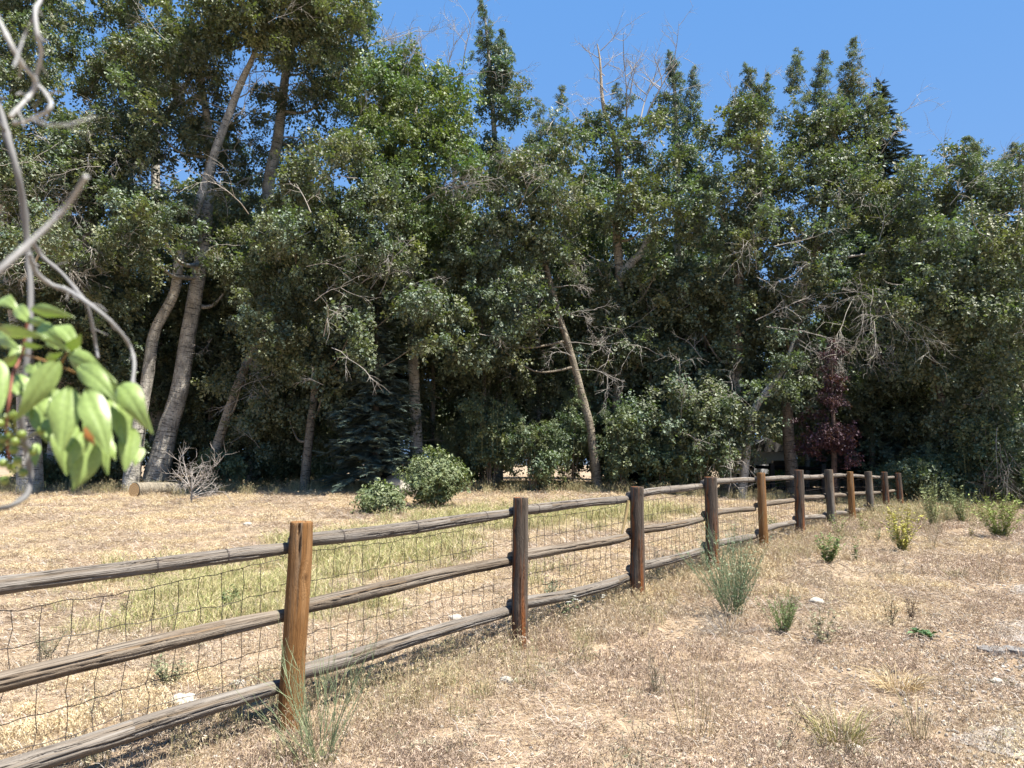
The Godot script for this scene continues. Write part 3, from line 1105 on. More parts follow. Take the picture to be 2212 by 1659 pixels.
	for k in berries.size():
		var a := z8(berries[k][0], berries[k][1])
		var c := at(a.x, a.y, 0.63 + 0.01 * sin(k * 2.0))
		var sp := SphereMesh.new()
		sp.radius = 0.0037
		sp.height = 0.0078
		sp.radial_segments = 20
		sp.rings = 12
		sp.material = mats["berry"]
		part("berry", sp, root, c)
		var hub := at(40, 962, 0.64) if berries[k][1] < 1280 else at(47, 1012, 0.64)
		var pm := MB.new()
		tube(pm, spline([hub, hub.lerp(c, 0.5) + Vector3(0, 0.002, 0), c], 3), spline([0.0009, 0.0008, 0.0007], 3), 5, Color(0.30, 0.30, 0.10), 1.0, false)
		part("berry_stalk", pm.mesh(mats["near_bark"]), root)


# ---------- ground ----------
func fence_side(x: float, d: float) -> float:
	# metres to the right of the fence line
	return (x + 1.38) * 0.8 - (d - 4.67) * 0.6


func path_side(x: float, d: float) -> float:
	return (x - 2.45) * 0.8 - (d - 4.0) * 0.6 + nz.get_noise_2d(x * 9.0, d * 9.0) * 0.9


func green_at(x: float, d: float) -> float:
	var best := 99.0
	var line := [Vector2(-3.0, 9.6), Vector2(-2.6, 12.5), Vector2(-2.0, 15.5), Vector2(0.4, 17.5), Vector2(3.0, 18.6)]
	var p := Vector2(x, d)
	for k in line.size() - 1:
		best = minf(best, Geometry2D.get_closest_point_to_segment(p, line[k], line[k + 1]).distance_to(p))
	var w := 1.0 - smoothstep(0.0, 2.7, best + nz.get_noise_2d(x * 14.0, d * 14.0) * 2.6 + nz.get_noise_2d(x * 70.0, d * 70.0) * 1.6)
	if fence_side(x, d) > -0.1:
		w = 0.0
	return w


func axis(near: float, far: float, step: float, grow: float) -> Array:
	var out := []
	var v := near
	var s := step
	while v < far:
		out.append(v)
		v += s
		if v > 45.0:
			s *= grow
	out.append(far)
	return out


func build_ground() -> void:
	var xs := []
	var half := axis(0.0, 420.0, 0.8, 1.35)
	for k in range(half.size() - 1, 0, -1):
		xs.append(-half[k])
	xs.append_array(half)
	var zs := []
	for v in axis(-2.0, 440.0, 0.7, 1.35):
		zs.append(v)
	zs.push_front(-40.0)
	zs.push_front(-120.0)
	var mb := MB.new()
	for d in zs:
		for x in xs:
			var tone := 0.9 + nz.get_noise_2d(x * 5.0, d * 5.0) * 0.35
			var g := green_at(x, d)
			var c := Color(1.02, 0.98, 0.94).lerp(Color(0.78, 0.92, 0.62), g) * tone
			mb.vert(Vector3(x, hgt(x, -d), -d), Vector3.UP, c, Vector2(x / 2.0, d / 2.0))
	var w := xs.size()
	for j in zs.size() - 1:
		for k in w - 1:
			var a := j * w + k
			mb.i.append_array(PackedInt32Array([a, a + w, a + w + 1, a, a + w + 1, a + 1]))
	var st := SurfaceTool.new()
	st.create_from(mb.mesh(mats["soil"]), 0)
	st.generate_normals()
	st.generate_tangents()
	var o := part("ground", st.commit(), self)
	o.set_meta("kind", "structure")
	# the gravel path, a ragged sheet just above the soil
	var pm := MB.new()
	var n := 0
	for j in 90:
		var d := 1.0 + j * 0.5
		var edge := 2.75 + (d - 4.0) * 0.75 + nz.get_noise_2d(d * 40.0, 7.0) * 0.9 + nz.get_noise_2d(d * 200.0, 3.0) * 0.5
		for k in 12:
			var x := edge + k * 0.45
			pm.vert(Vector3(x, hgt(x, -d) + 0.006, -d), Vector3.UP, Color.WHITE * (1.0 + nz.get_noise_2d(x * 30.0, d * 30.0) * 0.3), Vector2(x, d))
	for j in 89:
		for k in 11:
			var a := j * 12 + k
			pm.i.append_array(PackedInt32Array([a, a + 12, a + 13, a, a + 13, a + 1]))
	var p := part("gravel_path", pm.mesh(mats["gravel"]), self)
	p.set_meta("kind", "structure")


func seen_span(d: float) -> float:
	return d * 0.76 + 1.2


func build_cover() -> void:
	var straw := [Color(0.58, 0.47, 0.31), Color(0.66, 0.56, 0.39), Color(0.50, 0.39, 0.26), Color(0.64, 0.56, 0.42), Color(0.34, 0.27, 0.20)]
	var pink := [Color(0.53, 0.42, 0.30), Color(0.61, 0.49, 0.36), Color(0.43, 0.33, 0.24), Color(0.30, 0.23, 0.17)]
	var gold := [Color(0.66, 0.54, 0.31), Color(0.60, 0.48, 0.28), Color(0.70, 0.60, 0.39), Color(0.44, 0.34, 0.20)]
	var green := [Color(0.34, 0.37, 0.12), Color(0.44, 0.43, 0.18), Color(0.56, 0.50, 0.26), Color(0.28, 0.31, 0.12), Color(0.62, 0.53, 0.32), Color(0.60, 0.50, 0.32)]
	var olive := [Color(0.30, 0.30, 0.15), Color(0.42, 0.38, 0.20), Color(0.55, 0.46, 0.26)]
	var kinds := [
		["dry_grass", make_tuft(80, 0.14, 0.17, 0.75, 0.0032, straw, 0.25)],
		["dry_grass", make_tuft(70, 0.16, 0.16, 0.65, 0.0030, pink, 0.4)],
		["dry_grass", make_tuft(70, 0.18, 0.15, 0.6, 0.0031, gold, 0.35)],
		["straw_litter", make_tuft(75, 0.12, 0.22, 4.0, 0.0038, straw + pink + [Color(0.22, 0.18, 0.15), Color(0.70, 0.65, 0.55)], 0.0)],
		["green_grass", make_tuft(56, 0.34, 0.15, 0.35, 0.0052, green + [Color(0.62, 0.54, 0.26)], 0.12)],
		["olive_grass", make_tuft(50, 0.36, 0.15, 0.4, 0.005, olive, 0.3)],
		["tall_dry_grass", make_tuft(26, 0.40, 0.16, 0.35, 0.004, straw + gold, 0.6)],
	]
	var labels := {"dry_grass": "short dry straw-coloured grass covering the field", "straw_litter": "flattened broken straw lying on the soil", "green_grass": "strip of taller green grass behind the fence", "olive_grass": "olive-green grass at the foot of the trees and fence", "tall_dry_grass": "tall dry grass stalks with nodding heads"}
	var bufs := []
	for k in kinds.size():
		bufs.append(PackedFloat32Array())
	var r := rng
	var add := func(k: int, x: float, d: float, s: float, tone: float, tall := 1.0) -> void:
		var b := Basis(Vector3.UP, r.randf() * TAU).scaled(Vector3(s, s * tall, s))
		var f := tone * r.randf_range(0.85, 1.15)
		put_in(bufs[k], b, Vector3(x, hgt(x, -d), -d), Color(f, f, f))
	# bands of distance: [from, to, tufts per square metre, size]
	for band in [[2.6, 6.0, 120.0, 0.8], [6.0, 10.0, 70.0, 0.95], [10.0, 16.0, 36.0, 1.2], [16.0, 24.0, 19.0, 1.5], [24.0, 36.0, 8.0, 1.9]]:
		var area: float = (band[1] - band[0]) * (seen_span(band[0]) + seen_span(band[1]))
		for k in int(area * band[2]):
			var d: float = lerpf(band[0], band[1], r.randf())
			var x := r.randf_range(-1, 1) * seen_span(band[1])
			if absf(x) > seen_span(d) + 0.6:
				continue
			var ps := path_side(x, d)
			if ps > -0.9 and r.randf() < smoothstep(-0.9, 1.6, ps) * 0.93:
				continue
			var s: float = band[3] * r.randf_range(0.7, 1.2)
			var patch := nz.get_noise_2d(x * 8.0 + 40.0, d * 8.0)
			var fine := nz.get_noise_2d(x * 30.0, d * 30.0 + 90.0)
			var fs := fence_side(x, d)
			var g := green_at(x, d)
			var open := maxf(smoothstep(0.1, 0.4, fine), smoothstep(0.12, 0.3, nz.get_noise_2d(x * 16.0 - 70.0, d * 16.0)))   # bare, littered spots
			if g > r.randf() * 0.8 + 0.05:
				add.call(4, x, d, s * 0.9, 1.0, r.randf_range(0.5, 1.1))
				continue
			var far_edge := smoothstep(24.0, 27.5, d) * (1.0 if x < 12 else 0.6)
			var right_end := smoothstep(16.0, 21.0, d) * smoothstep(6.0, 9.0, x) * (1.0 - smoothstep(-1.5, 0.3, ps)) * float(fs > -1.0)
			if r.randf() < far_edge * 0.5 + right_end * 0.55:
				add.call(5, x, d, s * 0.85, 1.0)
				continue
			if open > 0.6 and r.randf() < 0.35:
				continue
			if r.randf() < 0.25 + open * 0.65:
				add.call(3, x, d, s * 1.1, 0.95 + patch * 0.3)
				continue
			var low := 1.0
			if fs > 1.5:
				low = 0.75
			if fs < -1.2:
				low = 0.6
			if absf(fs) < 0.5:
				low = 1.35
			if fs > 0.0 and patch > 0.02 and r.randf() < 0.8:
				add.call(1, x, d, s, 1.0, low)
			elif fs < 0.0 and patch > 0.0 and d > 9.0 and r.randf() < 0.7:
				add.call(2, x, d, s, 1.0, low)
			elif patch < -0.15 and r.randf() < 0.6:
				add.call(2, x, d, s, 1.0, low)
			else:
				add.call(0, x, d, s, 1.0, low * (1.0 + 0.8 * patch))
			if r.randf() < (0.035 if absf(fs) > 0.6 else 0.2) and d < 24.0:
				add.call(6, x, d, s * 0.8, 1.0)
	# olive weeds along the near side of the fence foot and tall dry stalks among them
	for k in 900:
		var d := r.randf_range(4.0, 25.0)
		var x := -1.38 + (d - 4.67) * 0.75 + r.randf_range(-0.6, 0.9)
		add.call(5 if r.randf() < 0.4 else 6, x, d, r.randf_range(0.45, 0.8), 1.0)
	for k in kinds.size():
		var o := swarm(numbered(kinds[k][0]), kinds[k][1], bufs[k], self)
		o.set_meta("label", labels[kinds[k][0]])
	# wiry grey-green stalks scattered over the near side
	var wb := PackedFloat32Array()
	var wm := make_tuft(16, 0.30, 0.05, 0.45, 0.0034, [Color(0.33, 0.31, 0.20), Color(0.40, 0.36, 0.25), Color(0.24, 0.24, 0.14), Color(0.28, 0.22, 0.16)], 0.9)
	for k in 420:
		var d := r.randf_range(3.4, 13.0)
		var x := r.randf_range(-1, 1) * seen_span(d)
		var fs := fence_side(x, d)
		if path_side(x, d) > 0.0 or nz.get_noise_2d(x * 12.0 + 300.0, d * 12.0) < (-0.02 if fs > 0 else 0.08):
			continue
		var s := r.randf_range(0.35, 1.0)
		put_in(wb, Basis(Vector3.UP, r.randf() * TAU).scaled(Vector3(s * 1.3, s, s * 1.3)), Vector3(x, hgt(x, -d), -d), Color.WHITE * r.randf_range(0.8, 1.2))
	var wo := swarm("wiry_stalks", wm, wb, self)
	wo.set_meta("label", "thin grey-green weed stalks scattered through the dry grass")
	# loose gravel
	var pebble := rock(11, Vector3(0.011, 0.007, 0.010), Color(1, 1, 1))
	var gb := PackedFloat32Array()
	for k in 22000:
		var d := 2.8 + pow(r.randf(), 1.3) * 15.0
		var x := r.randf_range(1.5, seen_span(d))
		var ps := path_side(x, d)
		if r.randf() > smoothstep(-1.2, 0.6, ps) + 0.04:
			continue
		var s := r.randf_range(0.4, 1.3) * (1.0 + d * 0.03)
		var f := r.randf_range(0.5, 1.35)
		put_in(gb, Basis.from_euler(Vector3(r.randf() * 3, r.randf() * 6, 0)).scaled(Vector3.ONE * s), Vector3(x, hgt(x, -d) + 0.008, -d), Color(0.46 * f, 0.42 * f, 0.37 * f))
	for k in 2600:
		var d := 3.0 + r.randf() * 9.0
		var x := r.randf_range(-1, 1) * seen_span(d)
		var f := r.randf_range(0.6, 1.3)
		var s := r.randf_range(0.4, 1.4)
		put_in(gb, Basis.from_euler(Vector3(r.randf() * 3, r.randf() * 6, 0)).scaled(Vector3.ONE * s), Vector3(x, hgt(x, -d) + 0.006, -d), Color(0.55 * f, 0.5 * f, 0.43 * f))
	var go := swarm("gravel", pebble, gb, self)
	go.set_meta("label", "loose pale gravel on the path and between the grass")


func build_stones() -> void:
	var lump := [
		[395, 1524, 0.10, "white stone in the straw below the middle rail at left"], [515, 1480, 0.055, "small white stone between the wires left of the orange post"], [985, 1340, 0.075, "pale stone showing just above the lowest rail"],
		[1094, 1474, 0.055, "white stone on the bare straw in front of the second post"], [535, 1135, 0.10, "flat pale stone in the meadow at left"], [345, 1212, 0.05, "tiny pale stone above the top rail in the meadow"],
		[1688, 1277, 0.06, "white stone in the grass right of the wiry green weed"], [1765, 1304, 0.085, "flat white stone in the open grass on the right"], [1845, 1622, 0.045, "white pebble in front of the yellow-green grass clump"],
		[2155, 1477, 0.05, "white stone above the broken asphalt slab"], [1900, 1648, 0.04, "pale pebble at the lower edge on the right"]]
	for k in lump.size():
		var p := gp(lump[k][0], lump[k][1])
		var s: float = lump[k][2]
		piece("white_stone", rock(20 + k, Vector3(s, s * 0.55, s * 0.8), Color(0.54, 0.50, 0.43)), lump[k][3], "stone", p + Vector3(0, s * 0.2, 0), "stones scattered in the dry field")
	var heap := [[838, 1046, 0.36, "rounded pale boulder at the left of the rock heap"], [862, 1048, 0.46, "largest pale boulder of the heap behind the leafy bush"], [815, 1054, 0.2, "low stone at the left foot of the rock heap"], [880, 1058, 0.26, "pale stone at the right of the heap half behind the bush"], [848, 1060, 0.18, "small stone in front of the rock heap"], [795, 1056, 0.14, "little stone lying apart left of the rock heap"]]
	for k in heap.size():
		var p := at(heap[k][0], heap[k][1], 26.0 - 0.25 * k)
		p.y = hgt(p.x, p.z)
		var s: float = heap[k][2] * 1.45
		piece("boulder", rock(60 + k, Vector3(s, s * 0.75, s * 0.8), Color(0.60, 0.55, 0.46)), heap[k][3], "boulder", p + Vector3(0, s * 0.35, 0), "pale rocks heaped at the tree line")
	# a broken slab of asphalt
	for k in 2:
		var a := gp(2118 if k == 0 else 2168, 1412)
		var mb := MB.new()
		var n := 14
		var up := []
		for j in n:
			var an := TAU * j / n
			var rr := 1.0 + 0.25 * nz2.get_noise_2d(j * 90.0, k * 50.0)
			up.append(Vector3(cos(an) * (0.115 if k == 0 else 0.08) * rr, 0.045, sin(an) * 0.10 * rr))
		for j in n:
			var b: Vector3 = up[j]
			var c: Vector3 = up[(j + 1) % n]
			mb.tri(Vector3(0, 0.05, 0), b, c, Color.WHITE)
			mb.tri(b, b * Vector3(1.05, 0, 1.05) - Vector3(0, 0.01, 0), c, Color.WHITE)
			mb.tri(c, b * Vector3(1.05, 0, 1.05) - Vector3(0, 0.01, 0), c * Vector3(1.05, 0, 1.05) - Vector3(0, 0.01, 0), Color.WHITE)
		piece("asphalt_chunk", mb.mesh(mats["asphalt"]), ["larger broken piece of grey asphalt at the path edge", "smaller asphalt piece right of the larger one"][k], "asphalt", a + Vector3(0.1, 0.0, 0), "asphalt broken off at the path edge")
	# the sawn log
	var lb := gp(283, 1075)
	lb.z -= 0.2
	var root := thing("sawn_log", "sawn log with a pale cut face lying under the left trunks", "log", lb)
	var lm := pole([Vector3(0, 0.24, 0), Vector3(0.26, 0.25, -0.6), Vector3(0.55, 0.24, -1.2), Vector3(0.85, 0.22, -1.8)], [0.26, 0.25, 0.24, 0.2], 26, 5, 9.0, [[1.0, 0.2, 0.1, 0.9, 0.05], [3.0, 0.2, 0.2, 1.0, 0.05]], Color(0.5, 0.47, 0.42), Color(0.3, 0.28, 0.25), 1.2)
	part("bark", lm.mesh(mats["bark"]), root)
	var face := MB.new()
	var ax := Vector3(-0.4, 0.0, 0.92).normalized()
	for ring in 7:
		var r0 := 0.25 * ring / 7.0
		var r1 := 0.25 * (ring + 1) / 7.0
		var tone := Color(0.86, 0.58, 0.28) * (0.85 if ring % 2 else 1.05)
		var u := ax.cross(Vector3.UP).normalized()
		var w := u.cross(ax)
		for s in 26:
			var a0 := TAU * s / 26
			var a1 := TAU * (s + 1) / 26
			var c := Vector3(0, 0.24, 0) + ax * 0.03
			face.tri(c + (u * cos(a0) + w * sin(a0)) * r1, c + (u * cos(a1) + w * sin(a1)) * r1, c + (u * cos(a0) + w * sin(a0)) * r0, tone)
			if ring > 0:
				face.tri(c + (u * cos(a1) + w * sin(a1)) * r1, c + (u * cos(a1) + w * sin(a1)) * r0, c + (u * cos(a0) + w * sin(a0)) * r0, tone)
	part("cut_face", face.mesh(mats["herb"]), root)
	# the leafless bush beside it
	var db := gp(412, 1086)
	var dead := thing("dead_bush", "leafless grey bush of bare twigs at the tree line", "bush", db)
	for k in 15:
		var mb := MB.new()
		var a := rng.randf() * TAU
		var hgh := rng.randf_range(0.1, 1.0)
		var dir := Vector3(cos(a) * (1.15 - hgh * 0.6), hgh * 1.1, sin(a) * (1.15 - hgh * 0.6)).normalized()
		twig(mb, Vector3(0, 0.05 + hgh * 0.45, 0), dir, rng.randf_range(0.75, 1.2), 0.017, 2, Color(0.44, 0.40, 0.36), -0.15, 0.5)
		part("twig", mb.mesh(mats["twig"]), dead)
	var cm := MB.new()
	tube(cm, [Vector3(0, -0.05, 0), Vector3(0.02, 0.4, 0), Vector3(0, 0.8, 0.02)], [0.035, 0.028, 0.012], 7, Color(0.36, 0.33, 0.3), 1.0, false)
	part("stem", cm.mesh(mats["twig"]), dead)
	var stick := MB.new()
	twig(stick, Vector3(0, 0.02, 0), Vector3(0.6, 0.6, 0), 1.2, 0.025, 1, Color(0.48, 0.43, 0.36), 0.2, 0.6)
	piece("fallen_branch", stick.mesh(mats["twig"]), "crooked bare branch poking from the ground between two trunks", "branch", gp(580, 1058))


func build_weeds() -> void:
	var sg := Color(0.22, 0.30, 0.16)
	var herb := Color(0.20, 0.27, 0.09)
	var tan := Color(0.50, 0.40, 0.26)
	weed("wiry_weed", "tall wiry green weed in front of the orange post", gp(690, 1650), 0.78, 0.8, 30, 5, 0.0026, Color(0.29, 0.35, 0.19), 0.0, herb)
	weed("wiry_weed", "wiry blue-green weed standing in front of the fourth post", gp(1583, 1335), 0.98, 0.62, 70, 6, 0.0028, sg, 0.035, Color(0.25, 0.34, 0.2), 12)
	weed("wiry_weed", "low bushy green weed right of the tall wiry one", gp(1692, 1366), 0.42, 0.8, 40, 5, 0.0025, herb, 0.03, Color(0.22, 0.31, 0.12), 12)
	weed("dead_weed", "grey mat of dead stalks under the wiry blue-green weed", gp(1570, 1372), 0.34, 3.2, 60, 3, 0.0024, Color(0.46, 0.41, 0.36), 0.0, tan, 0, 0, 0.2)
	weed("rosette_weed", "dark green rosette of sharp leaves near the path", gp(1992, 1378), 0.10, 1.6, 16, 0, 0.003, Color(0.12, 0.2, 0.07), 0.10, Color(0.11, 0.2, 0.08), 5)
	weed("leafy_weed", "round leafy green plant near the sixth post", gp(1788, 1216), 0.52, 0.75, 30, 2, 0.003, herb, 0.065, Color(0.19, 0.28, 0.09), 16)
	weed("leafy_weed", "small sparse plant right of the round leafy one", gp(1850, 1213), 0.40, 0.4, 7, 1, 0.003, herb, 0.055, Color(0.22, 0.28, 0.11), 10)
	weed("leafy_weed", "yellow-flowered bushy plant in the open grass", gp(1952, 1194), 0.85, 0.5, 44, 2, 0.003, Color(0.34, 0.34, 0.10), 0.07, Color(0.48, 0.45, 0.10), 16)
	weed("leafy_weed", "slim dark green plant left of the yellow-flowered one", gp(1930, 1175), 0.55, 0.2, 8, 1, 0.003, herb, 0.06, Color(0.18, 0.25, 0.10), 12)
	weed("dry_weed", "thin bare stalks standing right of the yellow-flowered plant", gp(2014, 1190), 0.85, 0.5, 16, 4, 0.0022, Color(0.42, 0.36, 0.22), 0.0, tan)
	weed("leafy_weed", "bright green bush at the right edge of the grass", gp(2160, 1163), 1.0, 0.8, 60, 2, 0.004, Color(0.34, 0.36, 0.10), 0.075, Color(0.30, 0.38, 0.10), 18)
	weed("plume_weed", "pale plumed weed against the dark trees", gp(2016, 1138), 1.15, 0.35, 30, 4, 0.004, Color(0.32, 0.36, 0.17), 0.075, Color(0.33, 0.38, 0.17), 18)
	weed("plume_weed", "plumed weed right of the pale plumed one", gp(2080, 1132), 1.1, 0.4, 28, 4, 0.004, Color(0.30, 0.35, 0.16), 0.075, Color(0.29, 0.35, 0.15), 18)
	weed("plume_weed", "short plumed weed between the two tall ones", gp(2048, 1128), 0.5, 0.5, 16, 3, 0.004, Color(0.30, 0.33, 0.16), 0.07, Color(0.30, 0.33, 0.15), 14)
	weed("leafy_weed", "upright green plant leaning at the seventh post", gp(1812, 1162), 0.55, 0.35, 10, 2, 0.003, herb, 0.06, Color(0.27, 0.33, 0.12), 14)
	weed("leafy_weed", "yellowish plant between the eighth and ninth posts", gp(1866, 1152), 0.50, 0.4, 10, 2, 0.003, herb, 0.06, Color(0.33, 0.36, 0.13), 12)
	weed("leafy_weed", "slender dark sprig standing alone in the dry grass", gp(1898, 1172), 0.42, 0.12, 5, 1, 0.003, herb, 0.05, Color(0.15, 0.22, 0.09), 12)
	weed("leafy_weed", "reddish sprig left of the bright green bush", gp(2100, 1166), 0.34, 0.3, 6, 1, 0.003, Color(0.3, 0.2, 0.1), 0.05, Color(0.32, 0.30, 0.12), 10)
	weed("dark_weed", "brownish weed with dry seed heads near the rosette", gp(1925, 1350), 0.30, 0.5, 10, 3, 0.0028, Color(0.25, 0.2, 0.13), 0.035, Color(0.22, 0.2, 0.12), 12)
	weed("dark_weed", "purplish brown weed right of its brownish twin", gp(1968, 1345), 0.34, 0.5, 9, 3, 0.0028, Color(0.26, 0.18, 0.13), 0.035, Color(0.26, 0.19, 0.13), 12)
	weed("dry_weed", "pale green dried-up weed in the middle of the open ground", gp(1780, 1390), 0.34, 0.8, 16, 3, 0.0028, Color(0.34, 0.32, 0.2), 0.05, Color(0.34, 0.33, 0.2), 8)
	weed("dry_weed", "dark forked weed in front of the third post", gp(1420, 1504), 0.36, 0.6, 9, 5, 0.0026, Color(0.22, 0.19, 0.13), 0.02, Color(0.25, 0.22, 0.14), 6)
	weed("yarrow", "white-flowered yarrow under the lowest rail", gp(1222, 1345), 0.30, 0.7, 14, 2, 0.0026, Color(0.27, 0.30, 0.18), 0.05, Color(0.26, 0.32, 0.17), 8, 5)
	weed("yarrow", "white flower heads behind the wire right of the second post", gp(1285, 1322), 0.26, 0.7, 9, 2, 0.0026, Color(0.27, 0.30, 0.18), 0.04, Color(0.26, 0.32, 0.17), 6, 6)
	weed("leafy_weed", "grey-green weed behind the wire in the first bay", gp(365, 1478), 0.26, 1.0, 26, 3, 0.0026, Color(0.30, 0.30, 0.18), 0.04, Color(0.28, 0.30, 0.17), 10)
	weed("leafy_weed", "sparse grey-green weed at the left behind the wire", gp(100, 1425), 0.28, 0.8, 16, 3, 0.0026, Color(0.28, 0.26, 0.17), 0.035, Color(0.28, 0.27, 0.17), 8)
	weed("dark_weed", "small upright dock with brown heads behind the wire", gp(272, 1338), 0.28, 0.25, 6, 2, 0.003, Color(0.25, 0.2, 0.12), 0.035, Color(0.23, 0.24, 0.12), 14)
	weed("leafy_weed", "green weed left of the orange post behind the wire", gp(500, 1325), 0.32, 0.8, 22, 3, 0.0028, herb, 0.05, Color(0.24, 0.29, 0.13), 12)
	weed("leafy_weed", "green weed low behind the fence before the third post", gp(1195, 1300), 0.30, 0.7, 16, 3, 0.0028, Color(0.2, 0.24, 0.14), 0.04, Color(0.2, 0.25, 0.15), 10)
	weed("leafy_weed", "grey-green weeds right of the third post", gp(1425, 1255), 0.6, 0.4, 14, 4, 0.0028, Color(0.33, 0.30, 0.2), 0.03, Color(0.3, 0.3, 0.17), 8)
	weed("leafy_weed", "green sprig behind the wire at the sixth post", gp(1668, 1150), 0.5, 0.3, 9, 2, 0.003, herb, 0.06, Color(0.22, 0.3, 0.11), 14)
	var yg := [Color(0.32, 0.31, 0.11), Color(0.44, 0.39, 0.17), Color(0.27, 0.27, 0.10), Color(0.52, 0.44, 0.25)]
	var st := [Color(0.66, 0.52, 0.28), Color(0.72, 0.60, 0.36), Color(0.56, 0.44, 0.24)]
	grass_clump("grass_clump", "yellow-green grass clump near the lower edge", gp(1815, 1612), 220, 0.34, 0.10, 0.75, yg, 0.0042)
	grass_clump("grass_clump", "straw-coloured clump of arching grass in the open ground", gp(1940, 1490), 180, 0.30, 0.10, 1.3, st, 0.0045)
	grass_clump("grass_clump", "thin upright dry clump right of the yellow-green one", gp(1985, 1608), 46, 0.42, 0.05, 0.35, [Color(0.42, 0.36, 0.18), Color(0.5, 0.42, 0.24)])
	grass_clump("grass_clump", "tall thin brown stalks at the lower middle", gp(1505, 1592), 40, 0.62, 0.10, 0.35, [Color(0.46, 0.38, 0.2), Color(0.38, 0.30, 0.16)], 0.0035)
	grass_clump("grass_clump", "small grey-green tuft beside the path", gp(2070, 1250), 70, 0.26, 0.09, 0.7, [Color(0.33, 0.31, 0.18), Color(0.40, 0.36, 0.2)], 0.005)
	grass_clump("grass_clump", "little dark tuft at the right edge below the asphalt", gp(2165, 1482), 40, 0.12, 0.05, 0.9, [Color(0.2, 0.21, 0.13), Color(0.3, 0.28, 0.18)], 0.004)
	grass_clump("grass_clump", "sparse dry tuft in the open ground below the rosette", gp(1915, 1424), 30, 0.22, 0.05, 0.5, [Color(0.42, 0.36, 0.22), Color(0.5, 0.42, 0.26)], 0.0035)


